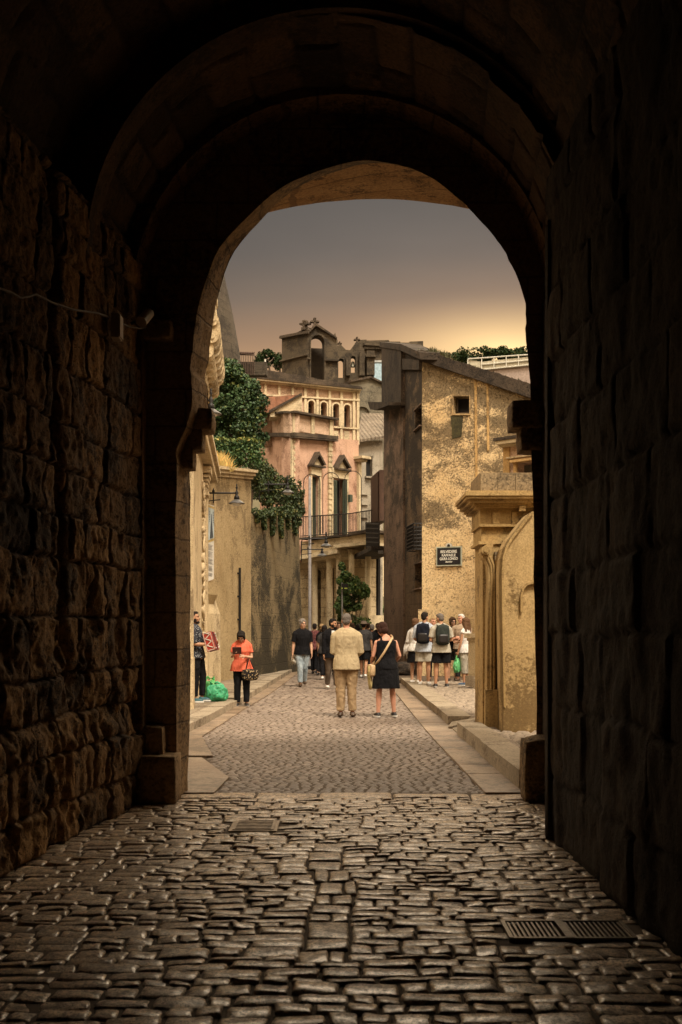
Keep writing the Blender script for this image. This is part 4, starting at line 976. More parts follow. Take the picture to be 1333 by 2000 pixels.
Ff.ppoly(mb, [[(600, 650), (617, 632), (658, 660), (658, 663), (617, 637), (602, 653)]], -.8, .15); mb.build('roof', M_cop, bt)
mb = MB(); Ff.ppoly(mb, [arch_px(620.5, 15.5, 652, 800) + arch_px(620.5, 13, 655, 800)[::-1]], 0, .12); Ff.pbox(mb, 600, 607, 699, 703, 0, .18); Ff.pbox(mb, 634, 661, 702, 706, 0, .18); Fs.pbox(mb, 550, 602, 698, 701, 0, .15); mb.build('arch', M_bell, bt)
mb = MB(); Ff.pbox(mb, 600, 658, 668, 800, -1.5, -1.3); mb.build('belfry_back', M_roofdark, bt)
mb = MB(); Ff.ppoly(mb, [[(652, 664), (655.5, 649), (659, 664)]], -.5, -.05); mb.build('pinnacle', M_bell, bt)
for px, b_, t_ in ((617, 636, 618), (588, 641, 624)):
    mb = MB(); cross(mb, Ff if px > 600 else Fs, px, b_, t_, -.35 if px > 600 else -.3); mb.build('cross', M_cop, bt)
bg = thing('bell_gable', 'lower stone bell gable with arched openings and two small crosses', 'bell gable', (W(690, 740, 60).x, 60, 0))
G = Fr.px(660, 60, 735, 60.15)
mb = MB(); G.ppoly(mb, [[(660, 760), (660, 676), (664, 671), (669, 676), (676, 683), (684, 684), (697, 667), (712, 682), (712, 690), (731, 688), (731, 760)], arch_px(666.5, 5.2, 700, 738), arch_px(690.5, 4.6, 695, 728), arch_px(707, 4.6, 693, 728)], -.6, 0); mb.build('wall', M_bell, bg)
mb = MB(); cross(mb, G, 664.5, 674, 665); cross(mb, G, 698.5, 669, 656); mb.build('cross', M_cop, bg)
for x, y in ((690.5, 712), (707, 712)):
    mb = MB(); p = G.P(x, y, -.3); mb.lathe(p, [(.02, .24), (.08, .2), (.1, .05), (.15, -.06), (.14, -.07)], 10); mb.build('bell', plain('bronze', (.12, .11, .08), .5, .6), bg)
mb = MB(); G.pbox(mb, 702, 712, 690, 735, 0, .25); G.pbox(mb, 716, 731, 688, 735, 0, .35); G.pbox(mb, 714, 733, 697, 701, 0, .5); G.pbox(mb, 676, 684, 700, 735, 0, .25); mb.build('buttress', M_bell, bg)
ah = thing('ashlar_house', 'grey ashlar house front with a low gable below the bell gable', 'house', (W(720, 760, 58).x, 57, 0))
H1 = Fr.px(686, 56.5, 756, 57.5); mb = MB(); H1.ppoly(mb, [[(686, 744), (722, 737), (753, 752), (753, 1000), (686, 1000)], arch_px(706, 8, 815, 845)], -.6, 0); mb.build('wall', M_ash, ah)
mb = MB(); H1.ppoly(mb, [[(684, 743), (722, 735), (755, 751), (755, 754), (722, 739), (684, 747)]], -.8, .15); mb.build('coping', M_cop, ah)
mb = MB(); H1.ppoly(mb, [arch_px(706, 16, 792, 815) + arch_px(706, 14, 795, 815)[::-1]], 0, .12); mb.build('blind_arch', M_ash, ah)
mb = MB(); H1.pbox(mb, 690, 722, 800, 850, -.9, -.7); mb.build('recess', M_black, ah)
bh = thing('blue_hut', 'small pale blue rooftop hut between bell gable and dark house', 'hut', (W(740, 715, 64).x, 64, 10))
mb = MB(); mb.box(W(741, 716, 64) + Vector((0, .5, -1.2)), (.75, 1, 3.0)); mb.build('wall', plain('pale_blue_paint', (.30, .42, .50), .8), bh)
mb = MB(); mb.box(W(741, 706, 64) + Vector((0, .5, 0)), (.85, 1.1, .1)); mb.build('roof', plain('pale_grey_slab', (.4, .42, .42), .8), bh)
cw = thing('crenellated_wall', 'ruined crenellated wall top along the ridge behind the dark house', 'wall', (W(765, 690, 66).x, 66, 0))
K = Fr.px(700, 66, 832, 67); mb = MB(); K.ppoly(mb, [[(700, 664), (716, 663), (717, 665), (760, 664), (761, 667), (782, 667), (783, 669), (800, 669), (801, 667), (827, 666), (828, 720), (828, 800), (700, 800)]], -.8, 0); mb.build('wall', M_bell, cw)
mb = MB()
for k in range(10): K.pbox(mb, 711 + k * 3.8, 713 + k * 3.8, 677, 683, 0, .2)
K.pbox(mb, 709, 750, 672, 677, 0, .28); mb.build('corbel_table', M_bell, cw)
gh = thing('grey_house', 'plain grey rendered house with tiled roof and one dark window', 'house', (W(722, 1000, 52).x, 52, 0))
M_grey = stone('grey_render', (.40, .36, .29), (.32, .28, .22), (.1, .085, .065), stain=.35, streak=.4, bump=.4, pits=.2)
Gh = Fr.px(697, 52, 748, 52.6); mb = MB(); Gh.ppoly(mb, [[(697, 862), (748, 860), (748, 1232), (697, 1232)], [(715.5, 891), (728, 891), (728, 931), (715.5, 931)]], -.4, 0); mb.build('wall', M_grey, gh)
mb = MB(); a, b, c, d = Gh.P(692, 866, .35), Gh.P(750, 858, .35), W(752, 812, 56.5), W(706, 812, 56); mb.poly([[a, b, c, d]], (0, 0, .12)); mb.build('roof', M_tile2, gh)
mb = MB(); Gh.pbox(mb, 715.5, 728, 891, 931, -.3, -.25); Gh.pbox(mb, 721.3, 722.3, 891, 931, -.25, -.2); w = mb.build('window', M_black, gh); mb = MB(); Gh.pbox(mb, 713, 730.5, 931, 934, 0, .15); mb.build('sill', M_grey, w)
mb = MB()
for y in (965, 985, 1010): Gh.pbox(mb, 702, 718, y, y + 1.6, 0, .1)
mb.build('ledge', M_grey, gh)
# far end of the street: pale house, mast, dark sign, shrub
fh = thing('far_house', 'pale distant house closing the far end of the street', 'house', (W(728, 1229, 78).x, 78, 0))
Fh = Fr.px(690, 78, 760, 78.5); mb = MB(); Fh.ppoly(mb, [[(640, 1060), (800, 1060), (800, 1270), (640, 1270)], [(722, 1098), (731, 1098), (731, 1130), (722, 1130)], [(737, 1098), (746, 1098), (746, 1130), (737, 1130)]], -.5, 0); mb.build('wall', M_cream, fh)
mb = MB(); Fh.pbox(mb, 718, 750, 1090, 1140, -.75, -.6); mb.build('window', M_black, fh)
fm = thing('white_mast', 'white mast with a dark sign plate at the far end of the street', 'mast', (W(733, 1229, 70).x, 70, 0))
mb = MB(); mb.tube([(W(733, 0, 70).x, 70, 0), W(733, 1085, 70)], .10, 8); mb.build('pole', plain('white_paint', (.55, .53, .5), .5), fm); mb = MB(); mb.box(W(730, 1144, 69.8), (.62, .05, .34)); mb.build('sign_plate', plain('sign_brown', (.05, .03, .03), .5), fm)
tree('street_shrub', 'small dark shrub in the gap at the far end of the street', (W(732, 1229, 66).x, 66, 0), 1.3, [(wc(730, 1195, 66), (.55, .5, .65), 26, .25, 45)], M_bush, .16, 31, .06, 'shrub')
# pines on the ridge and the trees left of the tower
tag(link_mesh('hill', *(lambda: (lambda xs, ys: ([(x, y, 2 + 21 * math.exp(-((x - 16) / 46) ** 2) * min(1, max(0, (y - 75) / 30)) + 1.2 * math.sin(x * .3 + y * .2)) for x in xs for y in ys], grid_faces(len(xs), len(ys))))([i * 4.0 - 60 for i in range(40)], [74 + j * 6.0 for j in range(22)]))(), plain('hillside', (.10, .085, .045), .95, scale=.2), smooth=True), 'low hill behind the rooftops', kind='structure')
for i, (x, y, r_) in enumerate(((896, 697, 2.4), (980, 690, 2.7), (1012, 697, 1.9), (872, 702, 1.2))):
    b = W(x, 760, 104); c = W(x, y + 4, 104)
    t = thing('umbrella_pine', ['broad flat umbrella pine on the ridge behind the long sloping roof', 'tallest domed umbrella pine above the rooftop fence', 'small umbrella pine at the edge of the arch above the fence', 'lowest umbrella pine where the roof meets the ridge'][i], 'pine', (b.x, 104, b.z - 2), 'umbrella pines on the ridge')
    mb = MB(); mb.tube([(b.x, 104, b.z - 2), (c.x + .1, 104, c.z)], [.25, .14], 7); mb.build('trunk', M_bark, t)
    leaf_cloud('crown', clumps_in((c.x, 104, c.z), (r_, r_, .55), 40, .5, 75, 60 + i, .1), M_pine, t, 70 + i, size=.26)
for i, (x, y, Y_, w_, h_, lb) in enumerate(((525, 700, 70, 1.0, .55, 'feathery dark tree on the skyline beside the bell tower'), (545, 706, 70, .55, .45, 'round dark tree touching the bell tower wall'), (507, 708, 70, .4, .35, 'small dark tree beside the iron railing'))):
    tree('skyline_tree', lb, (W(x, 745, Y_).x, Y_, W(x, 745, Y_).z), 1.2, [(wc(x, y, Y_), (w_ * .6, .5, h_), 18, .24, 40)], M_pine, .15, 80 + i, .07, group='dark trees left of the bell tower')
mb = MB(); mb.tube([W(518.5, 745, 66), W(518.5, 702, 66)], .05, 6); tag(mb.build('antenna_pole', M_white, base=W(518.5, 745, 66)), 'thin white pole on the skyline beside the dark trees', 'pole')
mh_ = thing('modern_building', 'modern flat building with glass roof fence on the ridge', 'building', (W(970, 740, 84).x, 84, 10))
Mo = Fr.px(915, 84, 1070, 82); mb = MB(); Mo.ppoly(mb, [[(915, 712), (942, 722), (1070, 707), (1070, 900), (915, 900)]], -.5, 0); mb.build('wall', plain('mauve_render', (.30, .235, .20), .8), mh_)
mb = MB(); Mo.ppoly(mb, [[(915, 703), (942, 707), (1070, 693), (1070, 712), (942, 723), (915, 713)]], .02, .08); mb.build('fence_panel', plain('frosted_panel', (.40, .37, .28), .5), mh_)
mb = MB()
for a, b in (((915, 702), (1070, 691)), ((942, 713), (1070, 701)), ((942, 723), (1070, 710))): mb.tube([Mo.P(*a, .15), Mo.P(*b, .15)], .05, 5)
for x in (915, 942, 966, 990, 1014, 1038): mb.tube([Mo.P(x, 703 - (x - 915) * .075, .15), Mo.P(x, 722 - (x - 942) * .1, .15)], .04, 5)
mb.build('fence_rail', plain('pale_metal', (.55, .53, .46), .4), mh_)

# ------------------------------------------------------------------ the large house on the right
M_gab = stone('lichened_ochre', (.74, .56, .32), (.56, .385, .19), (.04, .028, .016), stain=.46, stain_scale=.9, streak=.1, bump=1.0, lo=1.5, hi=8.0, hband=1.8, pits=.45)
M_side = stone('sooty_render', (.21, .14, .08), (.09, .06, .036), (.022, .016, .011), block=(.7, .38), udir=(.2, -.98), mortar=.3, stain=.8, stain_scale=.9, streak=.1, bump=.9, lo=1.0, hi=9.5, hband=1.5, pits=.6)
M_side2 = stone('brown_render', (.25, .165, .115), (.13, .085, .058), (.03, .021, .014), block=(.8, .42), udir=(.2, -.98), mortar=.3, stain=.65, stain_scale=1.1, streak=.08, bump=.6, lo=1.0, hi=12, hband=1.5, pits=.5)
M_roof = stone('blackened_coping', (.075, .054, .037), (.04, .03, .022), (.013, .010, .008), stain=.6, streak=0, bump=.9)
gb = thing('gable_house', 'tall lichen stained ochre house with a long sloping roofline', 'house', (3.5, 34, 0))
E = Fr.px(825, 34, 1060, 32.5); Sd = Fr.px(787, 37.2, 825, 34.0); Sf = Fr.px(750, 40.5, 788, 36.8)
wnd = [(886.5, 774), (886.5, 808), (917.5, 808), (917.5, 774)]
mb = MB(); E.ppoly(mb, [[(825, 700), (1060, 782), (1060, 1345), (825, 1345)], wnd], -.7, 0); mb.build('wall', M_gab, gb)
mb = MB(); E.ppoly(mb, [jag([(813, 688), (828, 686), (1060, 757), (1060, 786), (825, 706)], 1, 2, 1.3, 6, 3)], -.45, .16); mb.build('roof', M_roof, gb)
mb = MB(); E.ppoly(mb, [[(883.5, 771), (920, 771), (920, 811), (883.5, 811)], wnd[::-1]], 0, .035); w = mb.build('window', stone('window_surround', (.44, .31, .155), (.34, .23, .11), (.07, .05, .03), stain=.5, bump=.4), gb)
mb = MB(); E.pbox(mb, 886, 918, 774, 808, -.5, -.42); mb.build('pane', M_black, w)
mb = MB(); E.pbox(mb, 888, 890, 776, 806, -.3, -.24); E.pbox(mb, 888, 916, 802, 806, -.3, -.24); mb.build('frame', plain('old_wood', (.07, .05, .035), .7), w)
M_stripe = stone('ochre_strip', (.56, .36, .15), (.42, .265, .105), (.14, .09, .04), stain=.4, bump=.5)
mb = MB(); E.pquad(mb, (927.5, 741), (932, 743), (935, 1100), (930.5, 1100), .0, .03); mb.build('plaster_strip', M_stripe, gb)
mb = MB(); E.pquad(mb, (951, 748), (955, 750), (956.5, 880), (952.5, 880), .0, .03); mb.build('plaster_strip', M_stripe, gb)
mb = MB(); E.ppoly(mb, [jag(jag([(881, 812), (905, 812), (902, 853), (884, 857)], 1, 2, 2, 5, 8), 0, 1, .1, 9)], .0, .012); mb.build('damp_patch', stone('dark_moss', (.07, .06, .025), (.045, .038, .018), (.02, .018, .01), stain=.4, bump=.6), gb)
mb = MB(); E.pbox(mb, 820, 838, 1190, 1345, 0, .12); E.pbox(mb, 838, 1060, 1290, 1345, 0, .05); mb.build('plinth', M_gab, gb)
mb = MB(); E.ppoly(mb, [[(825, 722), (838, 726), (838, 1200), (825, 1200)]], 0, .015); mb.build('quoin', M_gab, gb)
# its street side, in two planes
sw = [[(811.5, 798), (811.5, 836), (824, 834), (824, 797)], [(811, 1102), (811, 1150), (825, 1147), (825, 1101)]]
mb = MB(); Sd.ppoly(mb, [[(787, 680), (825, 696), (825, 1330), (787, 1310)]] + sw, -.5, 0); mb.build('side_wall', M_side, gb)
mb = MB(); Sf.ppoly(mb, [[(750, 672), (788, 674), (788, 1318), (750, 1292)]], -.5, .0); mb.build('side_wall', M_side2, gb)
mb = MB(); Sf.ppoly(mb, [[(750, 672), (788, 674), (788, 797), (750, 797)]], 0, .08); Sd.ppoly(mb, [[(787, 700), (825, 704), (825, 722), (787, 722)]], 0, .10); mb.build('soot_band', M_roof, gb)
mb = MB(); Sf.ppoly(mb, [[(745, 786), (789, 786), (789, 792), (760, 802), (750, 800)]], -.6, .5); mb.build('eave_bracket', M_roof, gb)
mb = MB(); Sf.ppoly(mb, [[(748, 668), (790, 672), (828, 688), (828, 702), (788, 684), (748, 678)]], -.5, .12); mb.build('roof', M_roof, gb)
for (a, b, t_, bt_) in ((811.5, 824, 797, 836), (811, 825, 1101, 1149)):
    mb = MB(); Sd.pbox(mb, a - .4, b + .3, t_ - 1, bt_ + 1, -.45, -.38); w = mb.build('window', M_black, gb); mb = MB(); Sd.pbox(mb, a - 1.2, b + .5, bt_, bt_ + 2.5, 0, .08); Sd.pbox(mb, a - 1.2, b + .5, t_ - 2.5, t_, 0, .05); mb.build('sill', M_side2, w)
mb = MB(); ca, cb = Sd.hit(805, 1050)[0], Sd.hit(825, 1050)[0]; cz0, cz1 = Sd.hit(815, 1076)[1], Sd.hit(815, 1027)[1]
ca = cb - 1.0
for k in range(9): u = ca + (cb - ca) * k / 8; mb.tube([Sd.at(u, cz0, .27), Sd.at(u, cz1, .27)], .016, 5)
for k in range(1, 4): mb.tube([Sd.at(ca, cz0, .09 * k), Sd.at(ca, cz1, .09 * k)], .016, 5); mb.tube([Sd.at(cb, cz0, .09 * k), Sd.at(cb, cz1, .09 * k)], .016, 5)
for k in range(8): z = cz0 + (cz1 - cz0) * k / 7; mb.tube([Sd.at(ca, z, .0), Sd.at(ca, z, .27), Sd.at(cb, z, .27), Sd.at(cb, z, .0)], .018, 5)
Sd.box(mb, ca, cb, cz0 + .05, cz1 - .05, .0, .05); mb.build('window_grille', M_dark, gb)
# closed shutter bay and iron balcony over the street, further along
Bz = Fr.px(724, 44.0, 752, 40.5)
bb = thing('shuttered_balcony', 'brown louvred shutter above a black iron balcony on the dark house', 'balcony', (W(733, 1050, 42).x, 42, 3))
mb = MB(); Bz.pbox(mb, 725, 741, 925, 1022, -.3, -.02)
for k in range(40): Bz.pbox(mb, 726, 740, 927 + k * 2.35, 928.3 + k * 2.35, -.02, .03)
mb.build('shutter', plain('brown_shutter', (.085, .045, .03), .6), bb)
mb = MB(); Bz.pbox(mb, 714, 752, 1076, 1084, -.5, .5); mb.build('balcony_floor', M_roof, bb)
mb = MB(); P0 = [W(716, 1077, 42.2), W(741, 1079, 40.6)]
for r_ in range(6):
    z0, z1 = 1023 + r_ * 9, 1023 + r_ * 9 + 9
    mb.tube([W(716, z0, 42.2), W(741, z0 + 1, 40.6)], .03, 5)
for k in range(12):
    t = k / 11; a = W(716 + 25 * t, 1020, 42.2 - 1.6 * t); b = W(716 + 25 * t, 1078, 42.2 - 1.6 * t); mb.tube([a, b], .028, 5)
mb.build('railing', M_dark, bb)
mb = MB(); mb.tube([W(741, 1079, 40.6), W(748, 1079, 40.9)], .05, 5); mb.box(W(744, 1078, 40.2), (.18, .18, .10)); mb.build('lamp_box', M_lampsh, bb)
# street name plaque
pl = thing('street_plaque', 'dark tiled street name plaque with a small crest on the ochre gable wall', 'sign', E.P(878, 1086))
mb = MB(); E.pbox(mb, 853.5, 903.5, 1067.5, 1105.5, .02, .06); mb.build('border', plain('pale_tile_border', (.34, .34, .27), .4), pl)
mb = MB(); E.pbox(mb, 855.6, 901.4, 1069.8, 1103.2, .06, .064); mb.build('rim', plain('dark_rim', (.03, .045, .035), .4), pl)
mb = MB(); E.pbox(mb, 857, 900, 1071.2, 1101.8, .064, .072); b_ = mb.build('panel', plain('black_tile', (.010, .009, .012), .35, 0, .3, .05, 6), pl)
mb = MB()
for x in (867.7, 878.5, 889.2): E.pbox(mb, x - .15, x + .15, 1071.2, 1101.8, .0722, .0735)
for y in (1081.4, 1091.6): E.pbox(mb, 857, 900, y - .15, y + .15, .0722, .0733)
mb.build('tile_joint', plain('tile_joint', (.05, .05, .05), .6), b_)
mb = MB(); E.ppoly(mb, [[(872, 1068)] + [(878 - 6.2 * math.cos(PI * i / 8), 1066.5 - 5.5 * math.sin(PI * i / 8)) for i in range(9)] + [(884, 1068)]], .02, .06)
c_ = mb.build('crest', plain('crest_grey', (.42, .40, .34), .5), pl)
mb = MB(); E.ppoly(mb, [[(875.5, 1068)] + [(878 - 2.6 * math.cos(PI * i / 6), 1065.5 - 2.6 * math.sin(PI * i / 6)) for i in range(7)] + [(880.5, 1068)]], .06, .068); mb.build('emblem', M_dark, c_)
def text(s_, px, py, hpx, wpx, mat, parent, shear=0.0, bold=.012):
    cu = bpy.data.curves.new('lettering', 'FONT'); cu.body = s_; cu.size = 1; cu.align_x = 'CENTER'; cu.align_y = 'CENTER'; cu.extrude = .004; cu.offset = bold; cu.shear = shear; cu.resolution_u = 3
    o = bpy.data.objects.new('lettering_tmp', cu); COL.objects.link(o); dg_ = bpy.context.evaluated_depsgraph_get(); dg_.update()
    me = bpy.data.meshes.new_from_object(o.evaluated_get(dg_)); bpy.data.objects.remove(o)
    v = np.array([tuple(x.co) for x in me.vertices]); f = [tuple(p.vertices) for p in me.polygons]
    c = (v.max(0) + v.min(0)) / 2; d = v.max(0) - v.min(0); Yd = E.P(px, py).y
    sx, sz = wpx / F * Yd / d[0], hpx / F * Yd / d[1]
    o0 = E.P(px, py, .074)
    V = [o0 + E.u * ((q[0] - c[0]) * sx) + Vector((0, 0, (q[1] - c[1]) * sz)) + E.n * (q[2] + .004) for q in v]
    return link_mesh('lettering', V, f, mat, parent)
M_let = plain('white_letter', (.72, .70, .62), .5, 0, .05, 0)
text('BELVEDERE', 878.5, 1077.6, 5.4, 33, M_let, pl, 0, .008); text('RAFFAELE', 878.5, 1084.6, 5.0, 28, M_let, pl, 0, .008); text('GIURA LONGO', 878.5, 1091.4, 5.4, 37, M_let, pl, 0, .008); text('Storico', 878.5, 1097.3, 3.6, 14, M_let, pl, .3, .008)

# small house with the pale cornice
sh = thing('small_house', 'small pinkish house with white cornice and wood framed window', 'house', (4.7, 31, 0))
D = Fr.px(985, 30.5, 1075, 29.5); mb = MB(); D.ppoly(mb, [[(985, 868), (1075, 868), (1075, 1340), (985, 1340)], [(1012, 903), (1075, 903), (1075, 940), (1012, 940)]], -1.0, 0); mb.build('wall', M_pinkp, sh)
mb = MB(); D.pbox(mb, 985, 997, 868, 960, 0, .05); mb.build('corner_strip', M_stripe, sh)
mb = MB(); D.pbox(mb, 980, 1075, 858, 865, -.6, .30); D.pbox(mb, 983, 1075, 865, 869, -.4, .18); D.pbox(mb, 993, 1075, 889, 892, 0, .10); mb.build('cornice', M_cream, sh)
mb = MB(); D.pbox(mb, 978, 1075, 852, 858, -.8, .34); mb.build('roof', M_roof, sh)
mb = MB(); D.pbox(mb, 1004, 1075, 896, 901, 0, .2); D.pbox(mb, 1006, 1012, 901, 940, 0, .08); w = mb.build('window', M_stripe, sh); mb = MB(); D.pbox(mb, 1012, 1075, 903, 940, -.4, -.3); mb.build('pane', plain('dull_glass', (.09, .085, .07), .3), w)

# ------------------------------------------------------------------ gate pier, scroll and curved buttress beside the passage
M_pier = stone('orange_limestone', (0.459, 0.316, 0.139), (0.353, 0.234, 0.094), (.09, .055, .025), stain=.35, stain_scale=1.2, streak=.4, bump=.4, pits=0)
M_pierg = stone('grey_limestone', (.30, .22, .125), (.21, .15, .085), (.06, .045, .028), stain=.5, streak=.6, bump=.6)
gp = thing('gate_pier', 'tall ochre gate pier with broad cornice and scrolled side', 'gate pier', (2.35, 16.2, 0))
Pf = Fr.px(940, 16.1, 1075, 15.8)
def pz_(y): return EYE - (y - HY) / F * 16.0
def px_(x): return (x - CX) / F * 16.0
mb = MB()
for (x0, x1, y0, y1, yf) in ((944, 1075, 1062, 1420, 16.05),): mb.hexa([Vector((px_(x0), yf, .02)), Vector((px_(x1), yf, .02)), Vector((px_(x1), yf + .9, .02)), Vector((px_(x0), yf + .9, .02)), Vector((px_(x0), yf, pz_(y0))), Vector((px_(x1), yf, pz_(y0))), Vector((px_(x1), yf + .9, pz_(y0))), Vector((px_(x0), yf + .9, pz_(y0)))])
mb.build('shaft', M_pier, gp)
def zbox(mb, x0, x1, y0, y1, f0, f1):       # pixel box at the pier's depth, from depth f0 to f1
    mb.box(((px_(x0) + px_(x1)) / 2, (f0 + f1) / 2, (pz_(y0) + pz_(y1)) / 2), (px_(x1) - px_(x0), f1 - f0, pz_(y0) - pz_(y1)))
mb = MB()
for k in range(9): zbox(mb, 966, 983, 1078 + k * 32, 1106 + k * 32, 15.95, 16.04)
mb.build('quoin', M_pierg, gp)
mb = MB(); zbox(mb, 936, 1075, 925, 962, 15.9, 17.0); mb.build('top_block', M_pierg, gp)
mb = MB()
for k in range(4): zbox(mb, 937 + k * 34, 970 + k * 34, 926.5, 961, 15.88, 15.90)
mb.build('top_panel', M_pierg, gp)
mb = MB()
for y0, y1, ox in ((962, 965, 26), (965, 972, 30), (972, 977, 27), (977, 984, 20), (984, 989, 12), (989, 993, 7)): zbox(mb, 936 - ox, 1075, y0, y1, 15.95 - ox / 137.5, 17.2)
mb.build('cornice', M_pier, gp)
mb = MB(); zbox(mb, 938, 1075, 993, 1024, 16.0, 17.0); zbox(mb, 941, 1075, 1029, 1062, 16.02, 17.0); zbox(mb, 936, 1075, 1024, 1029, 15.95, 17.0); zbox(mb, 934, 966, 1058, 1064, 15.9, 16.9)
for x in (962, 1000): zbox(mb, x, x + 14, 1000, 1023, 15.97, 16.0)
zbox(mb, 1012, 1024, 990, 1000, 15.85, 16.0); mb.build('frieze', M_pier, gp)
# scroll: an S-shaped consoles swept down the face
mb = MB(); sc = [(957, 1063), (946, 1066), (938, 1072), (936, 1081), (940, 1091), (945, 1097), (949, 1106), (950, 1130), (949, 1200), (947, 1420)]
inner = [(964, 1420), (964, 1200), (965, 1130), (962, 1105), (957, 1085), (960, 1066)]
mb.poly([[Vector((px_(x), 15.78, max(.02, pz_(y)))) for x, y in sc + inner]], (0, .3, 0))
mb.tube([Vector((px_(944.5), 15.70, pz_(1078))), Vector((px_(944.5), 15.78, pz_(1078)))], .058, 14); mb.tube([Vector((px_(944.5), 15.68, pz_(1078))), Vector((px_(944.5), 15.72, pz_(1078)))], .03, 12)
mb.tube([Vector((px_(x), 15.77, max(.3, pz_(y)))) for x, y in ((949, 1092), (955, 1106), (957, 1130), (956, 1200), (955, 1380))], .016, 6); mb.tube([Vector((px_(x), 15.77, max(.3, pz_(y)))) for x, y in ((953, 1090), (960, 1106), (961.5, 1130), (961, 1200), (960.5, 1380))], .014, 6)
mb.build('scroll', M_pier, gp)
mb = MB(); zbox(mb, 943, 967, 1345, 1420, 15.70, 15.8); zbox(mb, 967, 980, 1372, 1422, 15.72, 15.96); mb.build('plinth', M_pier, gp)
cb_ = thing('curved_buttress', 'peeling ochre wall with an S-curved shoulder and blind niche', 'wall', (2.5, 15.2, 0))
def bz(y): return EYE - (y - HY) / F * 15.2
def bx(x): return (x - CX) / F * 15.2
mb = MB(); cv = [(984, 1440), (984, 1380), (981, 1200), (980, 1120), (982, 1090), (988, 1068), (998, 1050), (1012, 1032), (1026, 1014), (1038, 1000), (1075, 990), (1075, 1440)]
niche = [(1018, 1195), (1018, 1165), (1020, 1152), (1026, 1143), (1034, 1139), (1044, 1140), (1075, 1141), (1075, 1195)]
mb.poly([[Vector((bx(x), 15.2, max(.0, bz(y)))) for x, y in cv]], (0, .75, 0)); mb.build('wall', stone('peeling_plaster', (0.504, 0.353, 0.168), (0.395, 0.269, 0.118), (.10, .058, .02), stain=.45, stain_scale=1.1, streak=.4, bump=.35, pits=0, lo=2.9, hi=-.6), cb_)
mb = MB(); edge = cv[1:10]
mb.poly([[Vector((bx(x), 15.16, max(.05, bz(y)))) for x, y in edge] + [Vector((bx(x + 3.5), 15.16, max(.05, bz(y + 3)))) for x, y in reversed(edge)]], (0, .3, 0)); mb.build('moulding', M_pier, cb_)
mb = MB(); na = [(1016, 1196), (1016, 1163), (1019, 1149), (1027, 1139.5), (1040, 1136), (1075, 1136)]; nb = [(1075, 1140), (1041, 1140), (1029, 1143.5), (1022.5, 1152), (1020, 1164), (1020, 1196)]
mb.poly([[Vector((bx(x), 15.14, bz(y))) for x, y in na + nb]], (0, .07, 0)); mb.build('niche_moulding', M_pier, cb_)
lw = thing('parapet', 'low pale stone parapet block beside the chatting group', 'parapet', (3.1, 26, 0))
Lp = Fr.px(914, 26.2, 960, 25.4); mb = MB(); Lp.ppoly(mb, [[(915, 1252), (930, 1252), (930, 1335), (915, 1335)]], -.5, 0); Lp.ppoly(mb, [[(930.6, 1252), (960, 1252), (960, 1343), (930.6, 1343)]], -.5, .04); mb.build('block', M_cream, lw)
mb = MB(); Lp.pbox(mb, 913.5, 929.8, 1237, 1246, -.6, .10); Lp.pbox(mb, 915, 929.8, 1246, 1252, -.5, .04); Lp.pbox(mb, 930.6, 960, 1237, 1246, -.6, .12); Lp.pbox(mb, 930.6, 960, 1246, 1252, -.5, .06); mb.build('coping', M_cream, lw)
mb = MB(); Lp.pbox(mb, 913, 929.8, 1320, 1340, 0, .06); Lp.pbox(mb, 930.6, 960, 1326, 1348, .04, .11); mb.build('foot', M_kerb, lw)
worn('kerb_boulder', M_roof, None, [((1.95, 34.2, .30), (.55, .5, .36), 44, None, 8, .5, .3)], base=(1.95, 33.5, 0)); tag(bpy.data.objects['kerb_boulder'], 'dark rough boulder at the foot of the sooty side wall', 'boulder')

# cable, junction box and spotlight on the passage wall
def lw_pt(px, py, out=.06):
    d = Vector(((px - CX) / F, 1, -(py - HY) / F)); p0 = Vector((LW0[0], LW0[1], 0)); u = (Vector((LW1[0], LW1[1], 0)) - p0).normalized(); n = Vector((u.y, -u.x, 0))
    cam_ = Vector((0, 0, EYE)); t = p0.dot(n) / d.dot(n); return cam_ + d * t + n * out
mb = MB(); pts = [(-40, 555), (8, 572), (26, 582), (40, 580), (56, 575), (90, 592), (130, 605), (180, 612), (207, 622), (222, 630), (240, 638), (262, 642), (274, 640)]
mb.tube([lw_pt(x, y, .05) for x, y in pts], .008, 6); tag(mb.build('cable', plain('grey_cable', (.13, .10, .075), .6), base=lw_pt(100, 595)), 'sagging grey cable strung along the dark passage wall', 'cable')
jb = thing('junction_box', 'small pale junction box on the dark passage wall', 'junction box', lw_pt(211, 640))
mb = MB(); mb.box(lw_pt(209, 640, .08), (.06, .14, .19)); mb.build('box', plain('grey_plastic', (.42, .33, .24), .5), jb); mb = MB(); mb.box(lw_pt(209, 640, .115), (.012, .12, .17)); mb.build('lid', plain('grey_plastic_lid', (.5, .4, .3), .5), jb)
sl = thing('spotlight', 'small unlit spotlight fixed above the cable in the passage', 'spotlight', lw_pt(256, 622))
mb = MB(); q = lw_pt(256, 622, .12); mb.tube([q + Vector((-.02, -.06, -.05)), q + Vector((.03, .06, .06))], [.05, .042], 12); mb.build('housing', plain('lamp_housing', (.4, .31, .21), .5), sl); mb = MB(); mb.tube([lw_pt(256, 632, 0), q], .014, 6); mb.build('bracket', M_dark, sl)

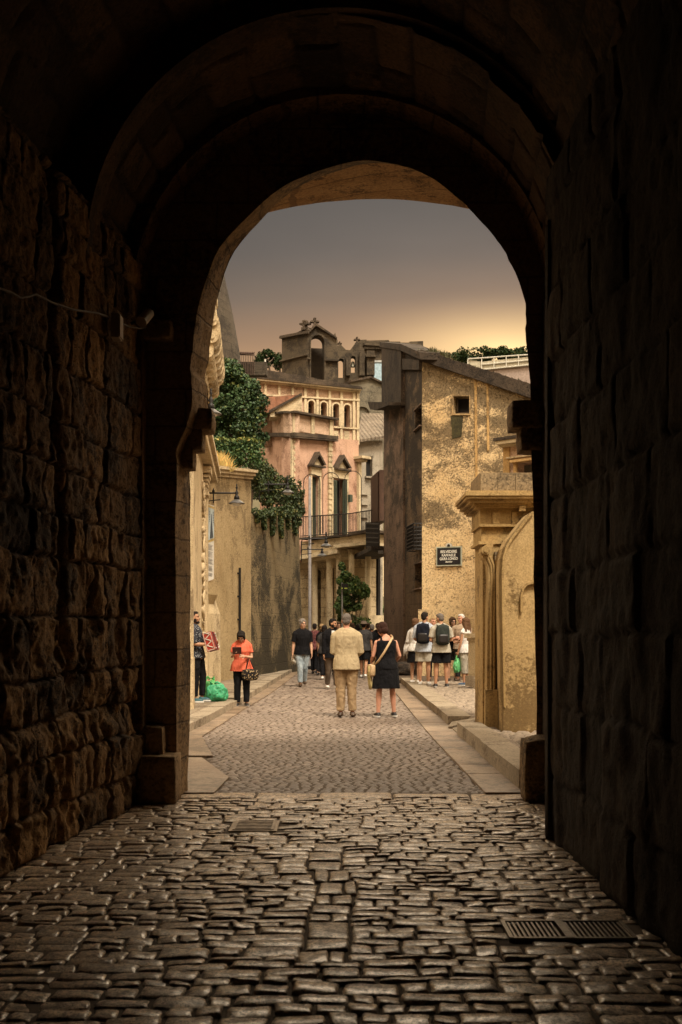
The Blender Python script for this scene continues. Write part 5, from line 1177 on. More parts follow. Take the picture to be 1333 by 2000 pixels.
V = []; Fc = []; rnd = random.Random(15)
for k in range(420):
    x = rnd.choice((rnd.gauss(855, 10), rnd.gauss(845, 7), rnd.uniform(790, 1030), rnd.gauss(872, 4))); 
    if not 812 < x < 1035: continue
    y0 = 686 + (x - 828) * .306; b0 = E.P(x, y0 + 1, rnd.uniform(-.35, .1)); h = rnd.uniform(.05, .26) * (1.0 if 838 < x < 880 else .45); n = len(V); dx = rnd.gauss(0, .07)
    V += [b0 + Vector((-.012, 0, -.05)), b0 + Vector((.012, 0, -.05)), b0 + Vector((dx + .012, rnd.gauss(0, .04), h * .7)), b0 + Vector((dx * 1.4, 0, h))]; Fc += [(n, n + 1, n + 2), (n, n + 2, n + 3)]
tag(link_mesh('roof_weeds', V, Fc, leafmat('weed', (.03, .035, .012), (.09, .08, .03)), recalc=False, base=E.P(855, 694)), 'dry weeds growing along the sloping roof edge', 'weeds', kind='stuff')
# ------------------------------------------------------------------ people
DG = bpy.context.evaluated_depsgraph_get
def remesh(mb, name, mat, parent, vox, it=3, wob=0.0, seed=1, wsc=9.0):
    me = bpy.data.meshes.new('tmp'); me.from_pydata([tuple(v) for v in mb.v], [], mb.f); me.update()
    import bmesh
    bm = bmesh.new(); bm.from_mesh(me); bmesh.ops.recalc_face_normals(bm, faces=bm.faces); bm.to_mesh(me); bm.free()
    o = bpy.data.objects.new('tmp', me); COL.objects.link(o)
    m = o.modifiers.new('r', 'REMESH'); m.mode = 'VOXEL'; m.voxel_size = vox
    if it: q = o.modifiers.new('s', 'SMOOTH'); q.factor = .5; q.iterations = it
    dg = DG(); dg.update(); m2 = bpy.data.meshes.new_from_object(o.evaluated_get(dg)); bpy.data.objects.remove(o); bpy.data.meshes.remove(me)
    m2.name = name
    if wob:
        n = len(m2.vertices); co_ = np.zeros(n * 3, np.float32); no = np.zeros(n * 3, np.float32)
        m2.vertices.foreach_get('co', co_); m2.vertices.foreach_get('normal', no); co_ = co_.reshape(-1, 3); no = no.reshape(-1, 3)
        d = (fbm(co_[:, 0] * wsc, co_[:, 1] * wsc, co_[:, 2] * wsc * .7, seed, 3) - .5) * 2 * wob
        d2 = (np.abs(fbm(co_[:, 0] * wsc * .8 + co_[:, 2] * wsc * .9, co_[:, 1] * wsc, co_[:, 2] * wsc * 1.1 - co_[:, 0] * wsc, seed + 7, 2) - .5) * 4 - .5) * wob * .8
        co_ += no * (d + d2)[:, None]; m2.vertices.foreach_set('co', co_.ravel()); m2.update()
    m2.polygons.foreach_set('use_smooth', [True] * len(m2.polygons))
    m2.materials.clear(); m2.materials.append(mat)
    ob = bpy.data.objects.new(name, m2); COL.objects.link(ob); ob.parent = parent
    return ob
def skin(name, c):
    g = newmat(name); n = g.noise(g.obj(), 25, 3)
    return g.out(g.mix(g.rng(n, .3, .7), c4(tuple(x * .85 for x in c)), c4(c)), .55, n, .1, .01, 0, .35, **{'Subsurface Weight': .08})
SK = {'fair': skin('fair_skin', (.50, .29, .19)), 'tan': skin('tan_skin', (.40, .21, .12)), 'pink': skin('pink_skin', (.52, .26, .17)), 'dark': skin('shaded_skin', (.30, .16, .10))}
HAIR = {k: plain(k + '_hair', c, .7, 0, .45, .8, 90, .12, 'obj') for k, c in (('black', (.016, .012, .010)), ('brown', (.05, .027, .014)), ('grey', (.19, .165, .14)), ('greying', (.13, .11, .095)), ('auburn', (.035, .015, .010)), ('blonde', (.28, .18, .09)), ('white', (.50, .47, .43)), ('chestnut', (.11, .058, .03)))}
M_eye = plain('eye_dark', (.02, .014, .01), .3); M_lip = plain('lip', (.30, .12, .09), .5)
TM = [(.82, .125, .095, .012), (.90, .165, .118, .012), (.97, .165, .118, .006), (1.06, .152, .108, 0), (1.16, .154, .108, -.006), (1.27, .170, .118, -.006), (1.37, .176, .112, .002), (1.43, .150, .088, .008), (1.475, .085, .064, .012), (1.51, .055, .055, .010)]
TF = [(.82, .135, .105, .012), (.90, .172, .125, .015), (.97, .165, .120, .010), (1.07, .132, .098, 0), (1.16, .138, .102, -.006), (1.26, .150, .122, -.018), (1.36, .150, .104, -.002), (1.42, .128, .082, .006), (1.465, .07, .056, .012), (1.50, .046, .048, .010)]
NEAR_V, FAR_V = .0075, .012
class Person:
    def __init__(s, label, px, py, H, rz, zg=0.0, sex='m', skin_='fair', hair=('short', 'brown'), head=(0, 0), lean=(0, 0, 0), armL=None, armR=None, legL=None, legR=None, wide=1.0, face=True, group=None, near=True, Y=None, beard=None, stance=.095, curl=.5):
        Y = Y or GY(py, zg); s.Y = Y
        s.loc = Vector(((px - CX) / F * Y, Y, zg)); s.rz = R(rz); s.k = k = H / 1.75; s.sex = sex; s.w = wide; s.near = near
        s.vox = NEAR_V if near else FAR_V
        s.root = thing('person', label, 'person', s.loc, group, s.rz); BASE[s.root.name] = Vector((0, 0, 0))
        s.M = Matrix.Translation(s.loc) @ Matrix.Rotation(s.rz, 4, 'Z')
        T = TM if sex == 'm' else TF; s.T = T
        Mt = Matrix.Rotation(R(lean[2]), 4, 'Z') @ Matrix.Rotation(R(lean[1]), 4, 'Y') @ Matrix.Rotation(R(lean[0]), 4, 'X')
        pv = Vector((0, 0, .93)); s.tw = lambda p, f=1.0: (pv + Mt @ (Vector(p) - pv)) * 1.0
        sw = .185 if sex == 'm' else .158
        arm = {}
        for side, sp in ((1, armL), (-1, armR)):
            u, f = sp if sp else ((.12, 0, -1), (.04, -.16, -1))
            S0 = s.tw((side * sw * (.5 + .5 * wide), .005, 1.395)); u = Vector((u[0] * side, u[1], u[2])).normalized(); f_ = Vector((f[0] * side, f[1], f[2])).normalized()
            E = S0 + u * .295; Wr = E + f_ * .245; arm[side] = [S0, E, Wr, f_]
        leg = {}
        for side, sp in ((1, legL), (-1, legR)):
            u, f = sp if sp else ((.02, -.01, -1), (0, .03, -1))
            H0 = Vector((side * .09, .005, .91)); u = Vector((u[0] * side + (stance - .095) * side * 1.2, u[1], u[2])).normalized(); f_ = Vector((f[0] * side + (stance - .095) * side * 1.2, f[1], f[2])).normalized()
            Kn = H0 + u * .42; An = Kn + f_ * .41; leg[side] = [H0, Kn, An]
        mz = min(l[2].z for l in leg.values()); s.dz = .085 - mz
        s.arm, s.leg = arm, leg
        s.nb = s.tw((0, .012, 1.465)); s.HR = (Mt.to_3x3() @ Matrix.Rotation(R(head[0]), 3, 'Z') @ Matrix.Rotation(R(head[1]), 3, 'X'))
        s.hc = s.nb + s.HR @ Vector((0, -.02, .168))
        s.curl = curl; s._body(SK[skin_]); s._face(face, beard, hair)
    def q(s, p): return (Vector(p) + Vector((0, 0, s.dz))) * s.k
    def Q(s, mb): mb.v = [s.q(p) for p in mb.v]; return mb
    def world(s, p): return s.M @ s.q(p)
    def fin(s, mb, name, mat, vox=None, it=3, wob=0.0, wsc=9.0):
        return remesh(s.Q(mb), name, mat, s.root, vox or s.vox, it, wob, int(abs(s.loc.x * 31 + s.loc.y * 7)) % 97, wsc)
    def torso(s, mb, ease=0.0, z0=None, z1=None, flare=0.0, close=True, T=None, n=20):
        T = T or s.T; rs = []
        zs = [t[0] for t in T]; lo = z0 if z0 is not None else zs[0]; hi = z1 if z1 is not None else zs[-1]
        zz = sorted(set([lo, hi] + [z for z in zs if lo < z < hi] + [lo + (hi - lo) * i / 8 for i in range(9)]))
        for z in zz:
            a, b, y = (float(np.interp(z, zs, [t[i] for t in T])) for i in (1, 2, 3))
            if z < zs[1]: a, b, y = T[1][1] , T[1][2], T[1][3]
            e = ease + flare * 3.2 * max(0, (1.06 - z)); a = a * s.w + e; b = b * (.4 + .6 * s.w) + e
            rs.append([s.tw((a * math.cos(t), y + b * math.sin(t), z)) if z > .8 else Vector((a * math.cos(t), y + b * math.sin(t), z)) for t in (2 * PI * i / n for i in range(n))])
        return mb.rings(rs)
    def limb(s, mb, pts, rad, n=10): return mb.tube(pts, rad, n, round_=True)
    def hand(s, mb, side):
        S0, E, Wr, d = s.arm[side]
        n = Vector((-side, 0, 0)) - d * Vector((-side, 0, 0)).dot(d)
        if n.length < .3: n = Vector((0, 0, -1)) - d * Vector((0, 0, -1)).dot(d)
        n.normalize(); l = d.cross(n).normalized()
        if l.y > 0: l = -l                                # thumb side looks forward
        M = Matrix((l, n, d)).transposed()
        mb.ell(Wr + d * .045, .040, .018, .055, M, 10, 8)
        for i, (o, L) in enumerate(((.028, .070), (.010, .080), (-.009, .074), (-.027, .058))):
            b = Wr + d * .085 + l * o; c = s.curl; b1 = b + (d * (1 - c * .4) + n * c * .6 + l * o * 2).normalized() * L * .5; b2 = b1 + (d * (1 - c) + n * c * 1.2).normalized() * L * .5
            mb.tube([b - d * .02, b, b1, b2], [.0095, .0095, .009, .0075], 7, round_=True)
        b = Wr + d * .03 + l * .03; mb.tube([b, b + (l * .8 + d * .5).normalized() * .035, b + (l * .8 + d * .5).normalized() * .035 + (d + n * .4 + l * .2).normalized() * .032], [.014, .011, .009], 7, round_=True)
    def _body(s, mat):
        mb = MB(); s.torso(mb, -.008)
        for sd in (1, -1):
            S0, E, Wr, d = s.arm[sd]; f = 1.0 if s.sex == 'm' else .86
            s.limb(mb, [S0 + (E - S0) * .10, S0 + (E - S0) * .35, E, E + (Wr - E) * .3, Wr], [.050 * f, .047 * f, .038 * f, .041 * f, .027 * f]); s.hand(mb, sd)
            H0, K, A = s.leg[sd]
            s.limb(mb, [H0, H0 + (K - H0) * .4, K, K + (A - K) * .3, K + (A - K) * .75, A], [.088, .080, .054, .057, .040, .036])
            mb.ell(A + Vector((sd * .012, -.055, -.045)), .042, .115, .038, None, 12, 8)
        s.limb(mb, [s.nb + Vector((0, 0, -.05)), s.nb + s.HR @ Vector((0, -.004, .06)), s.hc + s.HR @ Vector((0, .01, -.06))], [.058, .052, .05] if s.sex == 'm' else [.050, .044, .043], 12)
        hc, M = s.hc, s.HR; e = lambda p, a, b, c: mb.ell(hc + M @ Vector(p), a, b, c, M, 14, 10)
        e((0, .010, .025), .076, .094, .094); e((0, -.020, -.035), .063, .070, .085); e((0, -.058, -.095), .030, .026, .024)
        e((0, -.094, -.022), .012, .018, .024); e((0, -.088, .008), .009, .012, .03); e((0, -.078, .022), .05, .018, .012); e((.036, -.066, -.03), .022, .018, .02); e((-.036, -.066, -.03), .022, .018, .02); e((0, -.080, -.063), .026, .012, .014)
        for sd in (1, -1): e((sd * .077, .008, -.012), .010, .022, .032)
        s.body = s.fin(mb, 'body', mat, s.vox, 2)
    def _face(s, face, beard, hair):
        hc, M = s.hc, s.HR
        def part(name, mat, items, vox=0):
            mb = MB()
            for p, a, b, c in items: mb.ell(hc + M @ Vector(p), a, b, c, M, 10, 6)
            s.Q(mb); return link_mesh(name, mb.v, mb.f, mat, s.root, True)
        if face:
            for sd in (1, -1):
                part('eye', M_eye, [((sd * .032, -.083, .002), .013, .008, .008)]); part('eyebrow', HAIR[hair[1]] if hair[1] != 'white' else HAIR['grey'], [((sd * .034, -.088, .026), .020, .010, .005)])
            part('mouth', M_lip, [((0, -.0915, -.062), .022, .006, .006)])
        st, hcx = hair; mat = HAIR[hcx]
        if st == 'bald': pass
        else:
            mb = MB(); e = lambda p, a, b, c: mb.ell(hc + M @ Vector(p), a, b, c, M, 16, 12)
            if st == 'short': e((0, .024, .042), .083, .092, .086); e((0, .052, -.010), .070, .060, .065); e((0, -.035, .088), .058, .05, .034)
            if st == 'curly':
                e((0, .024, .045), .092, .100, .090); e((0, .05, -.02), .080, .066, .075); rr = random.Random(5)
                for k in range(46):
                    d = Vector((rr.gauss(0, 1), rr.gauss(.3, 1), abs(rr.gauss(0, 1)) + .1)).normalized(); e((d.x * .088, .024 + d.y * .094, .045 + d.z * .086), .022, .022, .02)
                for sd in (1, -1): e((sd * .08, .01, .0), .02, .03, .05)
            if st in ('bob', 'long'):
                e((0, .022, .040), .094, .104, .094); e((0, .042, -.035), .088, .076, .085); e((0, -.055, .078), .07, .04, .035)
                for sd in (1, -1): e((sd * .078, -.012, -.015), .020, .045, .075)
            if st == 'long':
                for sd in (1, 0, -1): mb.tube([hc + M @ Vector((sd * .06, .045, .0)), hc + M @ Vector((sd * .075, .060, -.12)), hc + M @ Vector((sd * .085, .07, -.24)), hc + M @ Vector((sd * .07, .07, -.33))], [.05, .052, .045, .02], 10)
            s.hair = s.fin(mb, 'hair', mat, .007 if s.near else .011, 2, .004 if st != 'curly' else .006, 34)
        if beard:
            mb = MB(); e = lambda p, a, b, c: mb.ell(hc + M @ Vector(p), a, b, c, M, 12, 8)
            e((0, -.058, -.098), .046, .040, .035); e((0, -.092, -.048), .026, .009, .007)
            for sd in (1, -1): e((sd * .055, -.018, -.058), .017, .042, .045)
            s.fin(mb, 'beard', HAIR[beard], .007, 1, .003, 40)
    # ---- clothing
    def top(s, mat, hem=.86, sleeve=.55, ease=.018, flare=.05, name='shirt', collar=True, loose=.012, wob=.006, neck=1.49):
        mb = MB(); s.torso(mb, ease, hem, neck, flare); f = 1.0 if s.sex == 'm' else .88
        for sd in (1, -1):
            S0, E, Wr, d = s.arm[sd]
            if sleeve > 0:
                mb.ell(S0 + Vector((0, 0, -.018)), .056 * f + loose, .058 * f + loose, .060 * f + loose, None, 12, 8); mb.tube([s.tw((sd * .03, .012, 1.475)), s.tw((sd * .10, .008, 1.448)), S0 + Vector((0, 0, -.005))], [.05 * f + loose, .046 * f + loose, .046 * f + loose], 10)
                pts = [S0 + (E - S0) * .04, S0 + (E - S0) * min(1, sleeve) * .5, S0 + (E - S0) * min(1, sleeve)]; r = [.062 * f + loose, .058 * f + loose, .052 * f + loose + (.008 if sleeve < 1 else 0)]
                if sleeve > 1: t = min(1, sleeve - 1); pts += [E + (Wr - E) * t * .5, E + (Wr - E) * t]; r += [.048 * f + loose, .036 * f + loose]
                mb.tube(pts, r, 12)
        if collar: mb.tube([s.nb + Vector((0, 0, -.02)), s.nb + s.HR @ Vector((0, .0, .035))], [.074, .064], 14)
        return s.fin(mb, name, mat, max(s.vox, .010), 3, wob)
    def trousers(s, mat, length=1.93, ease=.012, hip=1.0, name='trousers', wob=.006):
        mb = MB(); s.torso(mb, ease, .84, hip)
        for sd in (1, -1):
            H0, K, A = s.leg[sd]; pts = [H0 + Vector((0, 0, .03)), H0 + (K - H0) * .4]; r = [.098 + ease, .092 + ease]
            if length <= 1: pts += [H0 + (K - H0) * length]; r += [.085 + ease * 1.8]
            else: t = length - 1; pts += [K, K + (A - K) * t * .5, K + (A - K) * t]; r += [.066 + ease, .060 + ease, .052 + ease]
            mb.tube(pts, r, 14)
        return s.fin(mb, name, mat, max(s.vox, .010), 3, wob)
    def skirt(s, mat, hem=.5, waist=1.06, top=None, ease=.015, flare=.06, name='skirt', straps=False, wob=.006):
        mb = MB(); T = list(s.T); a, b = T[1][1] * s.w, T[1][2]; n = 24; rs = []
        for z in [hem, hem + .12, .7, .8, .9]:
            e = ease + flare * (.95 - z) * 1.6; rs.append([Vector(((a + e) * math.cos(t), .012 + (b + e) * math.sin(t), z)) for t in (2 * PI * i / n for i in range(n))])
        mb.rings(rs); s.torso(mb, ease, .88, top or waist)
        if straps:
            for sd in (1, -1): mb.tube([s.tw((sd * .10, -.10, 1.28)), s.tw((sd * .105, -.045, 1.45)), s.tw((sd * .105, .045, 1.455)), s.tw((sd * .10, .10, 1.30))], .024, 8)
        return s.fin(mb, name, mat, max(s.vox, .010), 3, wob)
    def shoes(s, mat, sole=None, heel=.0):
        for sd in (1, -1):
            A = s.leg[sd][2]; mb = MB(); c = A + Vector((sd * .012, -.05, -.048))
            mb.ell(c, .049, .132, .042, None, 14, 8); mb.tube([A + Vector((0, .012, -.06)), A + Vector((0, .008, .0))], [.05, .044], 12)
            sh = s.fin(mb, 'shoe', mat, .009, 1)
            if sole:
                mb = MB(); n = 18; mb.rings([[A + Vector((sd * .012 + .054 * math.cos(t), -.05 + .140 * math.sin(t), z)) for t in (2 * PI * i / n for i in range(n))] for z in (-.0845, -.058)]); s.Q(mb); link_mesh('sole', mb.v, mb.f, sole, sh)
    def item(s, name, label, cat, at, parts, group=None):
        """a separate thing carried by or beside the person; parts: (name, MB in body coordinates, material)"""
        flat = ('casing', 'bellows', 'keyboard', 'case', 'screen', 'ornament')
        t = thing(name, label, cat, s.world(at), group)
        for nm, mb, mat in parts: mb.v = [s.world(p) for p in mb.v]; mb.build(nm, mat, t, smooth=nm not in flat)
        return t
    def backpack(s, label, mat, mat2):
        a = MB(); o = s.tw((0, .20, 1.24)); R3 = (s.tw((0, 0, 1.9)) - s.tw((0, 0, .9))).normalized().rotation_difference(Vector((0, 0, 1))).inverted().to_matrix()
        a.add(*blob_box(o, (.31, .17, .46), 5, R3, 8, .45, .04)); b = MB(); b.add(*blob_box(o + R3 @ Vector((0, .09, -.09)), (.22, .06, .20), 6, R3, 6, .35, .03)); b.tube([o + R3 @ Vector((-.05, 0, .22)), o + R3 @ Vector((0, .0, .27)), o + R3 @ Vector((.05, 0, .22))], .012, 6)
        c = MB()
        for sd in (1, -1): c.tube([s.tw((sd * .09, .13, 1.44)), s.tw((sd * .115, .05, 1.475)), s.tw((sd * .12, -.06, 1.44)), s.tw((sd * .135, -.14, 1.32)), s.tw((sd * .165, -.12, 1.18)), s.tw((sd * .17, .0, 1.10)), s.tw((sd * .13, .14, 1.06))], .020, 6, ry=.5)
        return s.item('backpack', label, 'backpack', (0, .2, 1.0), [('pack', a, mat), ('pocket', b, mat2), ('strap', c, mat2)])
FB = fabric
f_linen = FB('beige_linen', (.43, .34, .21), (.35, .275, .165), 160, .9, .7, None, 12); f_khaki = FB('khaki_cotton', (.38, .265, .15), (.26, .175, .095), 150, .9, 1.2, None, 10)
f_black = FB('black_cotton', (.008, .0075, .009), (.004, .004, .005)); f_navy = FB('navy_cotton', (.012, .014, .024), (.006, .007, .012)); f_jeans = FB('pale_denim', (.34, .40, .44), (.22, .27, .31), 180, .9, 1.2)
f_orange = FB('coral_cotton', (.66, .15, .085), (.50, .10, .055)); f_white = FB('white_cotton', (.62, .59, .55), (.48, .45, .42)); f_cream = FB('cream_cotton', (.42, .385, .315), (.31, .28, .225)); f_blue = FB('pale_blue_cotton', (.40, .43, .48), (.30, .33, .38)); f_char = FB('charcoal_cotton', (.03, .028, .027), (.016, .015, .015)); f_brown = FB('brown_wool', (.115, .085, .06), (.075, .055, .04)); f_maroon = FB('maroon_cotton', (.12, .03, .035), (.07, .02, .02), pattern=((.25, .15, .12), 40))
f_pat = FB('patterned_cotton', (.035, .038, .045), (.02, .02, .026), pattern=((.26, .27, .28), 34)); f_dusk = FB('dark_grey_cotton', (.045, .042, .041), (.025, .023, .023)); f_teal = FB('dark_green_canvas', (.035, .042, .036), (.022, .027, .024)); f_beige = FB('tan_shirt', (.36, .27, .19), (.27, .2, .14))
l_brown = plain('brown_leather', (.06, .035, .02), .45); l_black = plain('black_leather', (.014, .012, .012), .4); l_white = plain('white_rubber', (.62, .60, .56), .5); l_grey = plain('grey_rubber', (.35, .33, .31), .6); l_tan = plain('tan_leather', (.48, .33, .18), .5)

# 1 the man in beige seen from behind
p = Person('man with cropped grey hair in beige linen shirt and khaki trousers seen from behind', 677, 1400, 1.76, 178, hair=('short', 'greying'), skin_='pink', armL=((.10, -.08, -1), (-.55, -.80, -.22)), armR=((.16, .0, -1), (-.50, -.80, -.35)), legL=((.02, 0, -1), (.0, .02, -1)), legR=((.01, 0, -1), (.03, .02, -1)), stance=.092, face=False, lean=(1, 0, 0), wide=1.10)
p.top(f_linen, .80, 1.95, .030, .03, loose=.012, wob=.004); p.trousers(f_khaki, 1.96, .018, wob=.008); p.shoes(l_brown)
mb = MB(); p.torso(mb, .030, 1.455, 1.50); 
# 2 the woman in the black dress
p = Person('woman with dark bobbed hair in a sleeveless black knee length dress', 754, 1400, 1.63, 196, sex='f', hair=('bob', 'auburn'), skin_='pink', head=(38, 24), armL=((.24, -.05, -1), (-.15, -.85, -.35)), armR=((.30, .10, -1), (-.12, -.85, -.50)), stance=.15, face=True, wide=1.22)
p.skirt(f_black, .52, 1.06, 1.40, .020, .055, 'dress', True); p.shoes(l_black, l_white)
a, b, c = MB(), MB(), MB()
a.tube([p.tw((-.10, .10, 1.46)), p.tw((-.02, .165, 1.36)), p.tw((.09, .168, 1.18)), p.tw((.18, .12, 1.03)), p.tw((.23, .0, .93))], .022, 8, ry=.35); a.tube([p.tw((-.10, .10, 1.46)), p.tw((-.10, .0, 1.50)), p.tw((-.06, -.13, 1.38)), p.tw((.10, -.17, 1.15)), p.tw((.23, -.08, .95))], .022, 8, ry=.35)
b.add(*blob_box((.27, -.05, .85), (.10, .26, .22), 7, None, 7, .4, .06))
for k in range(5): c.tube([(.27 + .012 * k, -.12 + .035 * k, .93), (.30, -.12 + .03 * k, .78), (.285 + .01 * math.sin(k), -.10 + .02 * k, .62), (.28, -.11 + .03 * k, .50 + .02 * (k % 3))], [.03, .028, .026, .012], 8)
p.item('shoulder_bag', 'tan cross body bag with pale scarf worn over the black dress', 'bag', (.25, 0, .6), [('strap', a, l_tan), ('pouch', b, l_tan), ('scarf', c, FB('straw_scarf', (.52, .42, .20), (.38, .3, .13)))])
# 3 the man in pale jeans walking this way
p = Person('grey curly haired man in black polo shirt and pale jeans walking this way', 591, 1341, 1.76, 6, hair=('curly', 'grey'), skin_='fair', head=(17, 0), armL=((.12, .05, -1), (.05, -.25, -1)), armR=((.14, .02, -1), (.10, -.08, -1)), legR=((-.05, -.16, -1), (.0, .02, -1)), legL=((-.02, .14, -1), (.0, .52, -1)), stance=.08, lean=(3, 0, 5), wide=1.06)
p.top(f_black, .84, .78, .022, .05); p.trousers(f_jeans, 1.93, .016); p.shoes(l_brown)
h = p.arm[-1][2] + p.arm[-1][3] * .11; mb = MB(); mb.add([h + Vector(v) for v in ((-.02, -.02, .04), (.10, -.05, -.10), (.07, .0, -.20), (-.03, .02, -.10), (-.02, -.015, .04), (.10, -.045, -.10), (.07, .006, -.20), (-.03, .026, -.10))], [(0, 1, 2, 3), (4, 7, 6, 5), (0, 4, 5, 1), (1, 5, 6, 2), (2, 6, 7, 3), (3, 7, 4, 0)])
p.item('paper_leaflet', 'folded pale leaflet in the hand of the man in jeans', 'leaflet', h, [('sheet', mb, f_cream)])
# 4 the man in the open black jacket
p = Person('dark bearded man in open black jacket over white shirt, half hidden', 649, 1346, 1.76, 14, hair=('short', 'black'), beard='black', skin_='tan', head=(52, 2), armR=((.10, -.02, -1), (.04, -.12, -1)), armL=((.10, .05, -1), (.0, -.2, -1)), legR=((-.02, .10, -1), (.0, .30, -1)), legL=((.0, -.12, -1), (0, .0, -1)), lean=(2, 0, 0))
p.top(f_black, .78, 1.95, .026, .05, 'jacket'); mb = MB()
mb.rings([[p.tw((.055 * math.cos(t), -.135 + .035 * math.sin(t), z)) for t in (2 * PI * i / 10 for i in range(10))] for z in (.96, 1.1, 1.25, 1.38)] + [[p.tw((.04 * math.cos(t), -.085 + .03 * math.sin(t), 1.46)) for t in (2 * PI * i / 10 for i in range(10))]])
p.fin(mb, 'shirt', f_white, .009, 2); p.trousers(f_brown, 1.93, .012); p.shoes(l_white)
# 5 the woman in coral looking at a tablet
p = Person('short haired woman in coral top and black trousers looking down at a tablet', 473, 1380, 1.50, 4, sex='f', hair=('bob', 'black'), skin_='fair', head=(-8, 36), armL=((.18, -.15, -1), (-.62, -.75, .12)), armR=((.20, -.12, -1), (-.20, -.85, .38)), stance=.10, wide=1.12, lean=(4, 0, 0))
p.top(f_orange, .80, .62, .028, .06, 'blouse'); p.trousers(f_black, 1.95, .016); p.shoes(l_black, l_grey)
h = p.arm[-1][2] + p.arm[-1][3] * .09; mb = MB(); mb.box(h + Vector((.05, -.05, .03)), (.20, .022, .17), Matrix.Rotation(R(28), 3, 'X')); mb2 = MB(); mb2.box(h + Vector((.05, -.038, .038)), (.18, .004, .15), Matrix.Rotation(R(28), 3, 'X'))
p.item('tablet', 'dark tablet case held up by the woman in coral', 'tablet', h, [('case', mb, plain('tablet_case', (.05, .014, .012), .5)), ('screen', mb2, plain('tablet_screen', (.03, .03, .035), .2))])
E = p.arm[1][1] + (p.arm[1][2] - p.arm[1][1]) * .35; a, b = MB(), MB()
a.add(*blob_box(E + Vector((.02, -.02, -.40)), (.36, .17, .24), 15, None, 8, .55, .12)); b.tube([E + Vector((-.08, -.02, -.30)), E + Vector((-.03, -.02, -.10)), E + Vector((0, 0, .045)), E + Vector((.04, -.02, -.10)), E + Vector((.12, -.02, -.30))], .014, 6)
p.item('handbag', 'black flowered handbag hanging from the arm of the woman in coral', 'handbag', E + Vector((0, 0, -.5)), [('bag', a, FB('flowered_bag', (.02, .016, .014), (.012, .01, .01), pattern=((.30, .22, .12), 26))), ('strap', b, l_black)])
# 6 the accordion player against the church front
p = Person('bearded busker in patterned shirt and black trousers playing the accordion', 385, 1371, 1.72, 80, .115, hair=('short', 'black'), beard='black', skin_='tan', head=(6, 0), armL=((.16, -.30, -1), (-.25, -.92, .10)), armR=((.22, -.25, -1), (-.30, -.92, .02)), legL=((.0, -.25, -1), (0, .06, -1)), legR=((.0, -.03, -1), (0, .06, -1)), lean=(-5, 0, 0))
p.top(f_pat, .84, .95, .022, .05); p.trousers(f_black, 1.93, .006); p.shoes(plain('teal_shoe', (.03, .10, .12), .5), l_white)
ac = p.tw((0, -.30, 1.14)); Rm = Matrix.Rotation(R(-16), 3, 'X') @ Matrix.Rotation(R(6), 3, 'Z'); a, b, c, d = MB(), MB(), MB(), MB()
for sx in (1, -1): a.box(ac + Rm @ Vector((sx * .16, 0, 0)), (.09, .17, .36), Rm)
for k in range(9): b.box(ac + Rm @ Vector((-.108 + k * .027, 0, 0)), (.016, .155 - .012 * (k % 2), .36 - .012 * (k % 2)), Rm)
c.box(ac + Rm @ Vector((.225, .04, 0)), (.012, .06, .34), Rm)
for k in range(10): c.box(ac + Rm @ Vector((.233, .04, -.15 + k * .033)), (.008, .05, .026), Rm)
for k in range(6): d.tube([ac + Rm @ Vector((.10 + .02 * k, -.098, .14 - .05 * k)), ac + Rm @ Vector((.20 - .02 * k, -.098, .10 - .05 * k))], .010, 6)
for k in range(5):
    z = -.13 + k * .065; d.tube([ac + Rm @ Vector((-.209, -.05 + .1 * (k % 2), z)), ac + Rm @ Vector((-.210, .0, z + .03)), ac + Rm @ Vector((-.209, .05 - .1 * (k % 2), z + .06))], .009, 6)
for z in (-.165, .165): d.box(ac + Rm @ Vector((-.206, 0, z)), (.006, .14, .012), Rm)
for y in (-.072, .072): d.box(ac + Rm @ Vector((-.206, y, 0)), (.006, .010, .32), Rm)
d.box(ac + Rm @ Vector((.17, -.097, .15)), (.085, .006, .02), Rm); d.box(ac + Rm @ Vector((-.17, -.097, -.15)), (.085, .006, .02), Rm)
p.item('accordion', 'red piano accordion held by the bearded busker', 'accordion', ac, [('casing', a, plain('red_lacquer', (.30, .035, .025), .3, 0, .15, .02)), ('bellows', b, plain('bellows_cloth', (.10, .02, .02), .7)), ('keyboard', c, plain('ivory_key', (.6, .55, .45), .4)), ('ornament', d, plain('pale_ornament', (.5, .45, .38), .4))])
# his green carrier bags
def plastic(name, c):
    g = newmat(name); n = g.noise(g.obj(), 9, 5, .6, .8); return g.out(g.mix(g.rng(n, .3, .7), c4(tuple(x * .55 for x in c)), c4(c)), .35, n, 1.0, .06, 0, .5, **{'Transmission Weight': .0, 'Subsurface Weight': .3})
M_bag = plastic('green_plastic', (.12, .50, .14)); M_bag2 = plastic('emerald_plastic', (.06, .42, .20))
def carrier(label, px, py, w, h, mat, seed, tilt=0.0):
    b = GP(px, py, .115); t = thing('carrier_bag', label, 'carrier bag', b, 'green carrier bags by the busker')
    vs, fs = blob_box((0, 0, h * .5), (w, w * .75, h), seed, Matrix.Rotation(tilt, 3, 'Y'), 14, .8, .0)
    mb = MB(); mb.add([b + v for v in vs], fs); o = remesh(MB().add([Vector(v) for v in vs], fs), 'sack', mat, t, .012, 1, .035, seed, 7)
    mb = MB()
    for sd in (1, -1): mb.tube([b + Vector((sd * w * .22, 0, h * .8)), b + Vector((sd * w * .30, .02, h * 1.02)), b + Vector((sd * w * .18 + tilt * .3, .0, h * 1.25)), b + Vector((sd * w * .08 + tilt * .3, 0, h * 1.1))], [.05, .035, .022, .03], 8, ry=.4)
    mb.build('handle', mat, t, smooth=True)
carrier('upright green carrier bag with knotted handles behind its fuller neighbour at the busker feet', 408, 1366, .30, .36, M_bag, 3, .15)
